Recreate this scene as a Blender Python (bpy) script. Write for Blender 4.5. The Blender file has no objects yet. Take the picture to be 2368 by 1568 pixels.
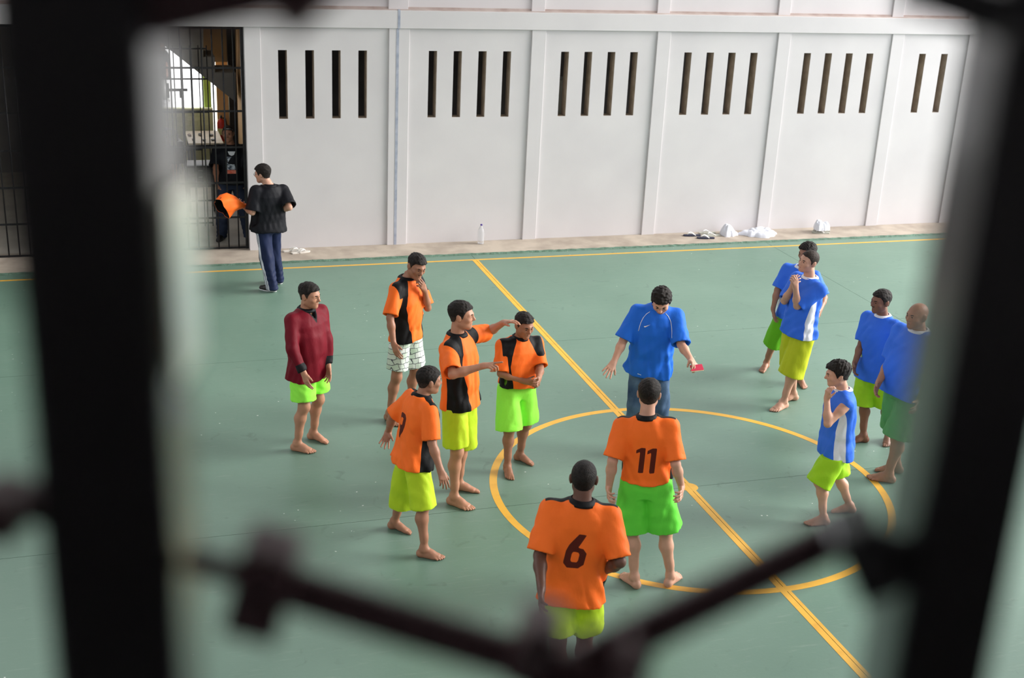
import bpy, bmesh, math, random
import numpy as np
from mathutils import Vector, Matrix
from mathutils.bvhtree import BVHTree

random.seed(7)
RNG = np.random.default_rng(11)
scene = bpy.context.scene
COL = scene.collection

# ------------------------------------------------------------------ camera
IW, IH, FPX = 2368.0, 1568.0, 2895.5
CAM = np.array([-4.9703, -9.6309, 5.3298])
YAW, PITCH, ROLL = 0.3146, 0.3513, 0.0476


def _axes():
    cy, sy, cp, sp = math.cos(YAW), math.sin(YAW), math.cos(PITCH), math.sin(PITCH)
    f = np.array([sy * cp, cy * cp, -sp]); r = np.array([cy, -sy, 0.0]); u = np.cross(r, f)
    cr, sr = math.cos(ROLL), math.sin(ROLL)
    return r * cr + u * sr, u * cr - r * sr, f


CR, CU, CF = _axes()
cam_data = bpy.data.cameras.new('camera')
cam_data.sensor_width = 36.0
cam_data.lens = 36.0 * FPX / IW
cam_data.clip_start = 0.02
cam_data.clip_end = 300
cam_data.dof.use_dof = True
cam_data.dof.focus_distance = 11.6
cam_data.dof.aperture_fstop = 3.0
cam = bpy.data.objects.new('camera', cam_data)
COL.objects.link(cam)
cam.matrix_world = Matrix(((CR[0], CU[0], -CF[0], CAM[0]), (CR[1], CU[1], -CF[1], CAM[1]),
                           (CR[2], CU[2], -CF[2], CAM[2]), (0, 0, 0, 1)))
scene.camera = cam

# ------------------------------------------------------------------ daylight
world = bpy.data.worlds.new('overcast_sky')
scene.world = world
world.use_nodes = True
wn = world.node_tree
wn.nodes['Background'].inputs['Color'].default_value = (0.97, 0.97, 1.0, 1)
wn.nodes['Background'].inputs['Strength'].default_value = 2.15
sun_data = bpy.data.lights.new('soft_daylight', 'SUN')
sun_data.energy = 4.8
sun_data.angle = math.radians(36)
sun_data.color = (1.0, 0.97, 0.92)
sun = bpy.data.objects.new('soft_daylight', sun_data)
COL.objects.link(sun)
sun.rotation_euler = Vector((-0.92, 0.12, -0.44)).to_track_quat('-Z', 'Y').to_euler()

scene.view_settings.view_transform = 'Standard'
scene.view_settings.look = 'None'
scene.view_settings.gamma = 1
scene.view_settings.use_curve_mapping = False
scene.view_settings.exposure = 0.48

scene.cycles.max_bounces = 7
scene.cycles.diffuse_bounces = 4
scene.cycles.glossy_bounces = 3

# ------------------------------------------------------------------ helpers
def ray(u, v):
    return CR * ((u - IW / 2) / FPX) - CU * ((v - IH / 2) / FPX) + CF


def floor_pt(u, v, z=0.0):
    d = ray(u, v)
    return CAM + d * ((z - CAM[2]) / d[2])


def wall_pt(u, v, Y):
    d = ray(u, v)
    return CAM + d * ((Y - CAM[1]) / d[1])


def nrm(a):
    a = np.asarray(a, float)
    return a / max(np.linalg.norm(a), 1e-9)


def tag(o, label=None, cat=None, group=None, kind=None):
    if label: o['label'] = label
    if cat: o['category'] = cat
    if group: o['group'] = group
    if kind: o['kind'] = kind
    return o


def empty(name, loc=(0, 0, 0), rz=0.0, parent=None):
    o = bpy.data.objects.new(name, None)
    o.empty_display_size = 0.1
    COL.objects.link(o)
    o.location = loc
    o.rotation_euler = (0, 0, rz)
    if parent: o.parent = parent
    return o


def link_mesh(name, me, mat=None, parent=None, loc=None):
    o = bpy.data.objects.new(name, me)
    COL.objects.link(o)
    if mat is not None and not me.materials: me.materials.append(mat)
    if parent is not None: o.parent = parent
    if loc is not None: o.location = loc
    return o


def raw_mesh(name, V, polys, smooth=True):
    """polys: list of int arrays (n,3) / (n,4)"""
    me = bpy.data.meshes.new(name)
    V = np.asarray(V, np.float32)
    polys = [np.asarray(q, np.int32) for q in polys if len(q)]
    n = len(V)
    me.vertices.add(n)
    me.vertices.foreach_set('co', V.ravel())
    loops = np.concatenate([q.ravel() for q in polys]) if polys else np.zeros(0, np.int32)
    me.loops.add(len(loops))
    me.loops.foreach_set('vertex_index', loops.astype(np.int32))
    starts, s = [], 0
    for q in polys:
        starts.append(s + np.arange(len(q), dtype=np.int32) * q.shape[1])
        s += q.size
    starts = np.concatenate(starts) if starts else np.zeros(0, np.int32)
    me.polygons.add(len(starts))
    me.polygons.foreach_set('loop_start', starts.astype(np.int32))
    me.polygons.foreach_set('use_smooth', np.full(len(starts), smooth))
    me.update(calc_edges=True)
    me.validate()
    return me


def box_mesh(name, size, bevel=0.0, seg=2, origin=(0, 0, 0)):
    bm = bmesh.new()
    bmesh.ops.create_cube(bm, size=1.0)
    for v in bm.verts:
        v.co = Vector((v.co.x * size[0] + origin[0], v.co.y * size[1] + origin[1], v.co.z * size[2] + origin[2]))
    if bevel > 0:
        bmesh.ops.bevel(bm, geom=list(bm.edges), offset=bevel, segments=seg, affect='EDGES', profile=0.5)
    me = bpy.data.meshes.new(name)
    bm.to_mesh(me); bm.free()
    return me


def box(name, lo, hi, mat, parent=None, bevel=0.0, rel=None):
    """axis aligned box between lo and hi (world), object origin at its base centre"""
    lo, hi = np.array(lo, float), np.array(hi, float)
    c = (lo + hi) / 2; c[2] = lo[2]
    s = hi - lo
    me = box_mesh(name, s, bevel, 2, (0, 0, s[2] / 2))
    off = np.zeros(3) if rel is None else np.array(rel)
    return link_mesh(name, me, mat, parent, tuple(c - off))


def tube_bm(bm, pts, r, seg=8, cap=True):
    pts = [np.array(p, float) for p in pts]
    rings = []
    rr = r if hasattr(r, '__len__') else [r] * len(pts)
    up = None
    for i, p in enumerate(pts):
        t = nrm(pts[min(i + 1, len(pts) - 1)] - pts[max(i - 1, 0)])
        a = np.array([0, 0, 1.0]) if abs(t[2]) < 0.9 else np.array([1.0, 0, 0])
        if up is not None: a = up
        b = nrm(np.cross(t, a)); a2 = nrm(np.cross(b, t)); up = a2
        rings.append([bm.verts.new(tuple(p + rr[i] * (math.cos(k * 2 * math.pi / seg) * b + math.sin(k * 2 * math.pi / seg) * a2))) for k in range(seg)])
    for i in range(len(rings) - 1):
        for k in range(seg):
            bm.faces.new((rings[i][k], rings[i][(k + 1) % seg], rings[i + 1][(k + 1) % seg], rings[i + 1][k]))
    if cap:
        bm.faces.new(rings[0][::-1]); bm.faces.new(rings[-1])


def tube(name, pts, r, mat, parent=None, seg=8, smooth=True):
    bm = bmesh.new()
    tube_bm(bm, pts, r, seg)
    bmesh.ops.recalc_face_normals(bm, faces=bm.faces)
    me = bpy.data.meshes.new(name)
    bm.to_mesh(me); bm.free()
    if smooth:
        for p in me.polygons: p.use_smooth = len(p.vertices) == 4
    return link_mesh(name, me, mat, parent)


def lathe(name, prof, mat, parent=None, seg=20, loc=(0, 0, 0)):
    V, Q = [], []
    for (r, z) in prof:
        for k in range(seg):
            a = 2 * math.pi * k / seg
            V.append((r * math.cos(a), r * math.sin(a), z))
    for i in range(len(prof) - 1):
        for k in range(seg):
            k2 = (k + 1) % seg
            Q.append((i * seg + k, i * seg + k2, (i + 1) * seg + k2, (i + 1) * seg + k))
    me = raw_mesh(name, V, [Q])
    return link_mesh(name, me, mat, parent, loc)


def prism(name, outline, h, mat, parent=None, loc=(0, 0, 0), bevel=0.0):
    """polygon in xy extruded up by h"""
    bm = bmesh.new()
    vs = [bm.verts.new((x, y, 0)) for x, y in outline]
    f = bm.faces.new(vs)
    r = bmesh.ops.extrude_face_region(bm, geom=[f])
    for v in r['geom']:
        if isinstance(v, bmesh.types.BMVert): v.co.z += h
    bmesh.ops.recalc_face_normals(bm, faces=bm.faces)
    if bevel:
        bmesh.ops.bevel(bm, geom=list(bm.edges), offset=bevel, segments=2, affect='EDGES', profile=0.5)
    me = bpy.data.meshes.new(name)
    bm.to_mesh(me); bm.free()
    return link_mesh(name, me, mat, parent, loc)


# ------------------------------------------------------------------ materials
def mat_base(name, color, rough=0.6, metal=0.0, spec=0.5):
    m = bpy.data.materials.new(name)
    m.use_nodes = True
    b = m.node_tree.nodes['Principled BSDF']
    b.inputs['Base Color'].default_value = (*color, 1)
    b.inputs['Roughness'].default_value = rough
    b.inputs['Metallic'].default_value = metal
    b.inputs['Specular IOR Level'].default_value = spec
    return m


def nd(m, t, **kw):
    n = m.node_tree.nodes.new(t)
    for k, v in kw.items():
        if hasattr(n, k): setattr(n, k, v)
        else: n.inputs[k].default_value = v
    return n


def lk(m, a, b):
    m.node_tree.links.new(a, b)


def noise_mat(name, c1, c2, scale=8.0, rough=0.6, bump=0.0, bscale=None, detail=5.0, metal=0.0, spec=0.5, lo=0.35, hi=0.65, stretch=(1, 1, 1), dist=0.02):
    """two-tone noise colour with an optional fine relief"""
    m = mat_base(name, c1, rough, metal, spec)
    b = m.node_tree.nodes['Principled BSDF']
    tc = nd(m, 'ShaderNodeTexCoord')
    mp = nd(m, 'ShaderNodeMapping'); mp.inputs['Scale'].default_value = stretch
    lk(m, tc.outputs['Object'], mp.inputs['Vector'])
    n = nd(m, 'ShaderNodeTexNoise', Scale=scale, Detail=detail)
    lk(m, mp.outputs[0], n.inputs['Vector'])
    r = nd(m, 'ShaderNodeValToRGB')
    r.color_ramp.elements[0].position = lo; r.color_ramp.elements[0].color = (*c1, 1)
    r.color_ramp.elements[1].position = hi; r.color_ramp.elements[1].color = (*c2, 1)
    lk(m, n.outputs['Fac'], r.inputs['Fac'])
    lk(m, r.outputs['Color'], b.inputs['Base Color'])
    if bump:
        n2 = nd(m, 'ShaderNodeTexNoise', Scale=bscale or scale * 6, Detail=3.0)
        lk(m, mp.outputs[0], n2.inputs['Vector'])
        bp = nd(m, 'ShaderNodeBump', Strength=bump, Distance=dist)
        lk(m, n2.outputs['Fac'], bp.inputs['Height'])
        lk(m, bp.outputs['Normal'], b.inputs['Normal'])
    return m


def cloth_mat(name, c, var=0.9, rough=0.62, bump=0.3):
    m = noise_mat(name, tuple(x * var for x in c), c, 5.0, rough, bump, 20.0, spec=0.18, dist=0.015, stretch=(1, 1, 0.55))
    b = m.node_tree.nodes['Principled BSDF']
    b.inputs['Sheen Weight'].default_value = 0.0
    return m

# ------------------------------------------------------------------ palette
def srgb(r, g, b):
    f = lambda c: (c / 255 / 12.92) if c / 255 <= 0.04045 else ((c / 255 + 0.055) / 1.055) ** 2.4
    return (f(r), f(g), f(b))


M = {}
M['wall'] = noise_mat('painted_wall', (0.630, 0.600, 0.612), (0.680, 0.650, 0.656), 1.3, 0.75, 0.10, 45.0, lo=0.3, hi=0.7, dist=0.004)
M['reveal'] = noise_mat('bare_concrete_reveal', (0.36, 0.29, 0.225), (0.50, 0.41, 0.33), 7.0, 0.9, 0.5, 60.0)
M['kerb'] = noise_mat('tan_concrete', (0.33, 0.275, 0.225), (0.47, 0.40, 0.33), 3.0, 0.9, 0.18, 50.0, dist=0.006)
M['joint'] = noise_mat('dark_joint', (0.03, 0.04, 0.035), (0.06, 0.07, 0.06), 10.0, 0.9)
M['ledge'] = noise_mat('pinkish_ledge', (0.42, 0.33, 0.30), (0.55, 0.47, 0.44), 4.0, 0.9)
M['bluejoint'] = noise_mat('blue_grey_sealant', (0.30, 0.33, 0.42), (0.45, 0.47, 0.55), 9.0, 0.8)
M['black_steel'] = noise_mat('black_steel', (0.007, 0.007, 0.008), (0.016, 0.016, 0.018), 12.0, 0.42, spec=0.35)
M['grille'] = noise_mat('dark_painted_steel', (0.030, 0.029, 0.034), (0.042, 0.040, 0.046), 9.0, 0.30, spec=0.6)
M['grille'].node_tree.nodes['Principled BSDF'].inputs['Coat Weight'].default_value = 1.0
M['grille'].node_tree.nodes['Principled BSDF'].inputs['Coat Roughness'].default_value = 0.18
M['grille_brown'] = noise_mat('brown_painted_link', (0.22, 0.135, 0.145), (0.28, 0.175, 0.185), 9.0, 0.45)
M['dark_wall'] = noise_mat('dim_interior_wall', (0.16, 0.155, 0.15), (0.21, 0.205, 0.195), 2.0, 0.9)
M['ochre'] = noise_mat('ochre_wall', (0.60, 0.37, 0.17), (0.68, 0.44, 0.22), 2.0, 0.85)
M['yellowgreen'] = noise_mat('yellow_green_paint', (0.55, 0.80, 0.14), (0.62, 0.85, 0.2), 3.0, 0.7)
M['paleyellow'] = noise_mat('pale_yellow_brick', (0.70, 0.72, 0.42), (0.80, 0.82, 0.52), 6.0, 0.85)
M['in_floor'] = noise_mat('worn_interior_floor', (0.44, 0.41, 0.36), (0.56, 0.52, 0.46), 3.0, 0.45)
M['white_room'] = noise_mat('white_plaster', (0.80, 0.80, 0.80), (0.85, 0.85, 0.84), 3.0, 0.8)
M['roof'] = noise_mat('grey_metal_roof', (0.30, 0.30, 0.30), (0.38, 0.38, 0.37), 2.0, 0.6)


def floor_material():
    m = mat_base('green_court_paint', (0.17, 0.30, 0.22), 0.42, 0, 0.5)
    b = m.node_tree.nodes['Principled BSDF']
    tc = nd(m, 'ShaderNodeTexCoord')
    n1 = nd(m, 'ShaderNodeTexNoise', Scale=0.55, Detail=6.0)
    lk(m, tc.outputs['Object'], n1.inputs['Vector'])
    r1 = nd(m, 'ShaderNodeValToRGB')
    r1.color_ramp.elements[0].position = 0.3; r1.color_ramp.elements[0].color = (0.120, 0.208, 0.158, 1)
    r1.color_ramp.elements[1].position = 0.7; r1.color_ramp.elements[1].color = (0.152, 0.250, 0.192, 1)
    lk(m, n1.outputs['Fac'], r1.inputs['Fac'])
    # scuffs, drawn out along one direction
    mp = nd(m, 'ShaderNodeMapping'); mp.inputs['Scale'].default_value = (1.2, 9.0, 1.0); mp.inputs['Rotation'].default_value = (0, 0, 0.25)
    lk(m, tc.outputs['Object'], mp.inputs['Vector'])
    n2 = nd(m, 'ShaderNodeTexNoise', Scale=2.6, Detail=8.0, Roughness=0.7)
    lk(m, mp.outputs[0], n2.inputs['Vector'])
    r2 = nd(m, 'ShaderNodeValToRGB')
    r2.color_ramp.elements[0].position = 0.56; r2.color_ramp.elements[0].color = (0, 0, 0, 1)
    r2.color_ramp.elements[1].position = 0.80; r2.color_ramp.elements[1].color = (0.55, 0.55, 0.55, 1)
    lk(m, n2.outputs['Fac'], r2.inputs['Fac'])
    mx = nd(m, 'ShaderNodeMix', data_type='RGBA')
    mx.inputs[7].default_value = (0.28, 0.34, 0.285, 1)
    lk(m, r2.outputs['Color'], mx.inputs[0]); lk(m, r1.outputs['Color'], mx.inputs[6])
    # dark scuffs
    n3 = nd(m, 'ShaderNodeTexNoise', Scale=5.0, Detail=6.0, Distortion=1.2)
    lk(m, tc.outputs['Object'], n3.inputs['Vector'])
    r3 = nd(m, 'ShaderNodeValToRGB')
    r3.color_ramp.elements[0].position = 0.64; r3.color_ramp.elements[0].color = (0, 0, 0, 1)
    r3.color_ramp.elements[1].position = 0.74; r3.color_ramp.elements[1].color = (0.45, 0.45, 0.45, 1)
    lk(m, n3.outputs['Fac'], r3.inputs['Fac'])
    mx2 = nd(m, 'ShaderNodeMix', data_type='RGBA')
    mx2.inputs[7].default_value = (0.075, 0.13, 0.10, 1)
    lk(m, r3.outputs['Color'], mx2.inputs[0]); lk(m, mx.outputs[2], mx2.inputs[6])
    # white paint flecks gathered in patches
    vo = nd(m, 'ShaderNodeTexVoronoi', Scale=7.0)
    lk(m, tc.outputs['Object'], vo.inputs['Vector'])
    nv = nd(m, 'ShaderNodeTexNoise', Scale=40.0, Detail=3.0)
    lk(m, tc.outputs['Object'], nv.inputs['Vector'])
    ad = nd(m, 'ShaderNodeMath', operation='MULTIPLY_ADD')
    ad.inputs[1].default_value = 0.14
    lk(m, nv.outputs['Fac'], ad.inputs[0]); lk(m, vo.outputs['Distance'], ad.inputs[2])
    lt = nd(m, 'ShaderNodeMath', operation='LESS_THAN'); lt.inputs[1].default_value = 0.125
    lk(m, ad.outputs[0], lt.inputs[0])
    np_ = nd(m, 'ShaderNodeTexNoise', Scale=0.7, Detail=2.0); lk(m, tc.outputs['Object'], np_.inputs['Vector'])
    gt = nd(m, 'ShaderNodeMath', operation='GREATER_THAN'); gt.inputs[1].default_value = 0.56
    lk(m, np_.outputs['Fac'], gt.inputs[0])
    mu = nd(m, 'ShaderNodeMath', operation='MULTIPLY'); lk(m, lt.outputs[0], mu.inputs[0]); lk(m, gt.outputs[0], mu.inputs[1])
    mx3 = nd(m, 'ShaderNodeMix', data_type='RGBA'); mx3.inputs[7].default_value = (0.55, 0.60, 0.56, 1)
    lk(m, mu.outputs[0], mx3.inputs[0]); lk(m, mx2.outputs[2], mx3.inputs[6])
    lk(m, mx3.outputs[2], b.inputs['Base Color'])
    rr = nd(m, 'ShaderNodeMapRange'); rr.inputs['To Min'].default_value = 0.33; rr.inputs['To Max'].default_value = 0.55
    lk(m, n2.outputs['Fac'], rr.inputs['Value']); lk(m, rr.outputs[0], b.inputs['Roughness'])
    bp = nd(m, 'ShaderNodeBump', Strength=0.12, Distance=0.004)
    lk(m, nv.outputs['Fac'], bp.inputs['Height']); lk(m, bp.outputs[0], b.inputs['Normal'])
    return m


M['floor'] = floor_material()
M['line'] = noise_mat('yellow_line_paint', (0.66, 0.33, 0.03), (0.78, 0.42, 0.045), 6.0, 0.5, lo=0.25, hi=0.5)

# ------------------------------------------------------------------ court floor
WY = 8.52                      # face of the far wall
floor = empty('floor', (0, 0, 0)); tag(floor, kind='structure')
sub = box('screed', (-14.9, -9.0, -0.12), (14.9, 7.86, -0.008), M['joint'], floor)
XJ = [-14.85, -9.9, -4.95, 0.0, 4.95, 9.9, 14.85]
YJ = [-8.95, -4.03, 0.0, 4.03, 7.85]
G = 0.0026
for i in range(len(XJ) - 1):
    for j in range(len(YJ) - 1):
        x0, x1, y0, y1 = XJ[i] + G, XJ[i + 1] - G, YJ[j] + G, YJ[j + 1] - G
        me = box_mesh('slab', (x1 - x0, y1 - y0, 0.008), 0, 1, ((x0 + x1) / 2, (y0 + y1) / 2, -0.004))
        link_mesh('slab', me, M['floor'], floor)
LT = 0.0016


def flat_strip(name, x0, y0, x1, y1, mat=M['line'], parent=floor, t=LT):
    me = box_mesh(name, (x1 - x0, y1 - y0, t), 0, 1, ((x0 + x1) / 2, (y0 + y1) / 2, t / 2))
    return link_mesh(name, me, mat, parent)


flat_strip('sideline', -14.8, 7.54, 14.8, 7.59)
flat_strip('halfway_line', -0.058, -8.9, -G, 7.54)
flat_strip('halfway_line', G, -8.9, 0.034, 7.54)


def ring(name, r0, r1, t, seg=144):
    V, Q = [], []
    for k in range(seg):
        a = 2 * math.pi * k / seg
        c, s = math.cos(a), math.sin(a)
        V += [(r0 * c, r0 * s, 0), (r0 * c, r0 * s, t), (r1 * c, r1 * s, t), (r1 * c, r1 * s, 0)]
    for k in range(seg):
        a, b = 4 * k, 4 * ((k + 1) % seg)
        for e in range(3):
            Q.append((a + e, a + e + 1, b + e + 1, b + e))
    me = raw_mesh(name, V, [Q], smooth=False)
    bm = bmesh.new(); bm.from_mesh(me); bmesh.ops.recalc_face_normals(bm, faces=bm.faces); bm.to_mesh(me); bm.free()
    return me


link_mesh('centre_circle', ring('centre_circle', 1.825, 1.897, LT * 0.8), M['line'], floor)
prism('centre_spot', [(0.085 * math.cos(a), 0.085 * math.sin(a)) for a in np.linspace(0, 2 * math.pi, 25)[:-1]], LT * 0.6, M['line'], floor)

kerb = box('kerb_strip', (-14.9, 7.862, -0.1), (14.9, WY + 0.3, 0.012), M['kerb'], None, 0.004); tag(kerb, kind='structure')
# ragged painted edge where the court paint laps against the kerb
V, Q = [], []
xs = np.arange(-14.8, 14.8, 0.06)
for x in xs:
    V += [(x, 7.80 + random.uniform(-.006, .006), 0.001), (x, 7.868 + random.uniform(-0.012, 0.014), 0.015)]
Q = [(2 * i, 2 * i + 2, 2 * i + 3, 2 * i + 1) for i in range(len(xs) - 1)]
M['paint_edge'] = noise_mat('rough_green_paint_edge', (0.055, 0.115, 0.075), (0.12, 0.22, 0.16), 14.0, 0.8, 0.6, 60.0)
link_mesh('paint_edge', raw_mesh('paint_edge', V, [Q], False), M['paint_edge'], floor)

# ------------------------------------------------------------------ far wall with slots
SLOTS = [-2.74, -2.357, -1.975, -1.593, -0.552, -0.176, 0.204, 0.585, 1.501, 1.877, 2.255, 2.627,
         3.536, 3.918, 4.295, 4.681, 5.638, 6.022, 6.405, 6.79, 7.79, 8.217]
SW, SZ0, SZ1, TH = 0.125, 1.95, 2.925, 0.20
GX0, GX1 = -7.6, -3.21          # gate opening


def slot_wall(name, x0, x1, z0, z1, slots):
    """wall slab with vertical slots cut through; slot 1 = reveal material"""
    V, Q, mi = [], [], []
    idx = {}
    xs = sorted(set([x0, x1] + [s for s in slots] + [s + SW for s in slots]))
    zs = [z0, SZ0, SZ1, z1]

    def v(x, y, z):
        k = (round(x, 4), round(y, 4), round(z, 4))
        if k not in idx: idx[k] = len(V); V.append(k)
        return idx[k]
    hole = lambda i, j: j == 1 and any(abs(xs[i] - s) < 1e-6 for s in slots)
    for i in range(len(xs) - 1):
        for j in range(3):
            a, b, c, d = xs[i], xs[i + 1], zs[j], zs[j + 1]
            if hole(i, j):
                Q += [(v(a, WY, c), v(a, WY + TH, c), v(a, WY + TH, d), v(a, WY, d)), (v(b, WY, c), v(b, WY, d), v(b, WY + TH, d), v(b, WY + TH, c)),
                      (v(a, WY, c), v(b, WY, c), v(b, WY + TH, c), v(a, WY + TH, c)), (v(a, WY, d), v(a, WY + TH, d), v(b, WY + TH, d), v(b, WY, d))]
                mi += [1, 1, 1, 1]
            else:
                Q += [(v(a, WY, c), v(b, WY, c), v(b, WY, d), v(a, WY, d)), (v(a, WY + TH, c), v(a, WY + TH, d), v(b, WY + TH, d), v(b, WY + TH, c))]
                mi += [0, 0]
    for j in range(3):
        c, d = zs[j], zs[j + 1]
        Q += [(v(x0, WY, c), v(x0, WY, d), v(x0, WY + TH, d), v(x0, WY + TH, c)), (v(x1, WY, c), v(x1, WY + TH, c), v(x1, WY + TH, d), v(x1, WY, d))]
        mi += [0, 0]
    me = raw_mesh(name, V, [Q], smooth=False)
    me.materials.append(M['wall']); me.materials.append(M['reveal'])
    me.polygons.foreach_set('material_index', mi)
    return link_mesh(name, me)


wall_back = slot_wall('wall_back', GX1, 14.9, 0.0, 3.40, SLOTS); tag(wall_back, kind='structure')
wl = box('wall_back', (-14.9, WY, 0), (GX0, WY + TH, 3.40), M['wall']); tag(wl, kind='structure')
PIL = [(-3.21, -2.985), (-1.15, -0.85), (1.018, 1.238), (3.05, 3.27), (5.132, 5.352), (7.218, 7.438), (8.70, 8.92), (10.8, 11.02), (12.9, 13.12)]
for a, b in PIL:
    box('pilaster', (a, WY - 0.028, 0.0), (b, WY + 0.01, 3.25), M['wall'], wall_back, 0.004)
    if a > -3: box('pilaster', (a + 0.01, WY + 0.085, 3.5), (b, WY + 0.14, 5.6), M['wall'], wall_back, 0.004)
box('expansion_joint', (-1.045, WY - 0.031, 0.0), (-1.005, WY + 0.0, 3.25), M['bluejoint'], wall_back)
box('beam', (-14.9, WY - 0.05, 3.245), (14.9, WY + TH, 3.50), M['wall'], wall_back, 0.006)
box('ledge_band', (-14.9, WY - 0.04, 3.497), (14.9, WY + TH, 3.505), M['ledge'], wall_back)
box('ledge_band', (-14.9, WY + 0.105, 3.50), (14.9, WY + TH, 3.535), M['ledge'], wall_back)
box('expansion_joint', (-1.03, WY - 0.053, 3.245), (-0.995, WY + 0.0, 3.51), M['bluejoint'], wall_back)
uw = box('wall_back', (-14.9, WY + 0.115, 3.50), (14.9, WY + TH, 5.6), M['wall']); tag(uw, kind='structure')
box('expansion_joint', (-1.03, WY + 0.08, 3.50), (-0.995, WY + 0.12, 5.6), M['bluejoint'], uw)

# ------------------------------------------------------------------ rooms behind the wall
o = box('floor', (-14.9, WY + 0.31, -0.1), (14.9, 20.0, 0.008), M['in_floor']); tag(o, kind='structure')
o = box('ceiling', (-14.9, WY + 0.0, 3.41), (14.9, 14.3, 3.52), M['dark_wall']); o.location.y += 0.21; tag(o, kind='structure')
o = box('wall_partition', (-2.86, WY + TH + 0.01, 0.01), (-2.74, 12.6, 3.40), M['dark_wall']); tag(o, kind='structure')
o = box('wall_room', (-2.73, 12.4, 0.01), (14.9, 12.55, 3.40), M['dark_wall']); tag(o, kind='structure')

# ------------------------------------------------------------------ hall shell that shades the court (out of view)
o = box('roof', (-15.2, -9.3, 9.0), (9.0, 9.4, 9.15), M['roof']); tag(o, kind='structure')
o = box('wall_left', (-15.1, -9.2, 0), (-14.92, 8.5, 6.3), M['wall']); tag(o, kind='structure')
o = box('wall_sun_blocker', (9.05, -9.2, 0), (9.2, -4.6, 9.0), M['wall']); tag(o, kind='structure')  # unseen wall added to keep the low sun off the near floor

# ================================================================== people
# ---- signed-distance modelling: shapes are blended into one closed surface and meshed with surface nets
def smin(a, b, k):
    h = np.clip(0.5 + 0.5 * (b - a) / k, 0, 1)
    return b + (a - b) * h - k * h * (1 - h)


def smax(a, b, k):
    return -smin(-a, -b, k)


class Grid:
    def __init__(s, lo, hi, vox):
        s.lo = np.array(lo, float); s.vox = vox
        s.n = np.maximum(4, np.ceil((np.array(hi) - s.lo) / vox).astype(int) + 1)
        s.ax = [(s.lo[i] + vox * np.arange(s.n[i])).astype(np.float32) for i in range(3)]

    def pts(s, sl=None):
        a = s.ax if sl is None else [s.ax[i][sl[i]] for i in range(3)]
        return a[0][:, None, None], a[1][None, :, None], a[2][None, None, :]


class Prims:
    """list of blended primitives, each with its own bounding box"""
    def __init__(s): s.L = []

    def cone(s, a, b, ra, rb, k=0.02, flat=None, op='+'):
        a, b = np.array(a, float), np.array(b, float)
        r = max(ra, rb) * (1.0 if flat is None else 1.0)

        def fn(x, y, z):
            d = b - a; L2 = max(d @ d, 1e-9)
            px, py, pz = x - a[0], y - a[1], z - a[2]
            t = np.clip((px * d[0] + py * d[1] + pz * d[2]) / L2, 0, 1)
            qx, qy, qz = px - t * d[0], py - t * d[1], pz - t * d[2]
            if flat is not None:
                n, f = flat
                c = (qx * n[0] + qy * n[1] + qz * n[2]) * (f - 1)
                qx, qy, qz = qx + n[0] * c, qy + n[1] * c, qz + n[2] * c
            return np.sqrt(qx * qx + qy * qy + qz * qz) - (ra + (rb - ra) * t)
        s.L.append((fn, np.minimum(a, b) - r, np.maximum(a, b) + r, k, op)); return s

    def ell(s, c, R, rad, k=0.02, op='+'):
        c = np.array(c, float); R = np.array(R, float); rad = np.array(rad, float)

        def fn(x, y, z):
            px, py, pz = x - c[0], y - c[1], z - c[2]
            k0 = 0; k1 = 0
            for i in range(3):
                q = (px * R[i][0] + py * R[i][1] + pz * R[i][2])
                k0 = k0 + (q / rad[i]) ** 2; k1 = k1 + (q / rad[i] ** 2) ** 2
            k0 = np.sqrt(k0); k1 = np.sqrt(k1)
            return k0 * (k0 - 1) / np.maximum(k1, 1e-6)
        m = rad.max()
        s.L.append((fn, c - m, c + m, k, op)); return s

    def func(s, fn, lo, hi, k=0.02, op='+'):
        s.L.append((fn, np.array(lo, float), np.array(hi, float), k, op)); return s

    def bounds(s):
        lo = np.min([p[1] for p in s.L if p[4] == '+'], 0); hi = np.max([p[2] for p in s.L if p[4] == '+'], 0)
        return lo, hi

    def eval(s, g):
        A = np.full(tuple(g.n), 0.5, np.float32)
        for fn, lo, hi, k, op in s.L:
            m = k + 3.0 * g.vox
            i0 = np.clip(np.floor((lo - m - g.lo) / g.vox).astype(int), 0, g.n)
            i1 = np.clip(np.ceil((hi + m - g.lo) / g.vox).astype(int) + 1, 0, g.n)
            if np.any(i1 <= i0): continue
            sl = tuple(slice(i0[i], i1[i]) for i in range(3))
            d = fn(*g.pts(sl)).astype(np.float32)
            if op == '+': A[sl] = smin(A[sl], d, k)
            else: A[sl] = smax(A[sl], -d, k)
        return A


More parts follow.
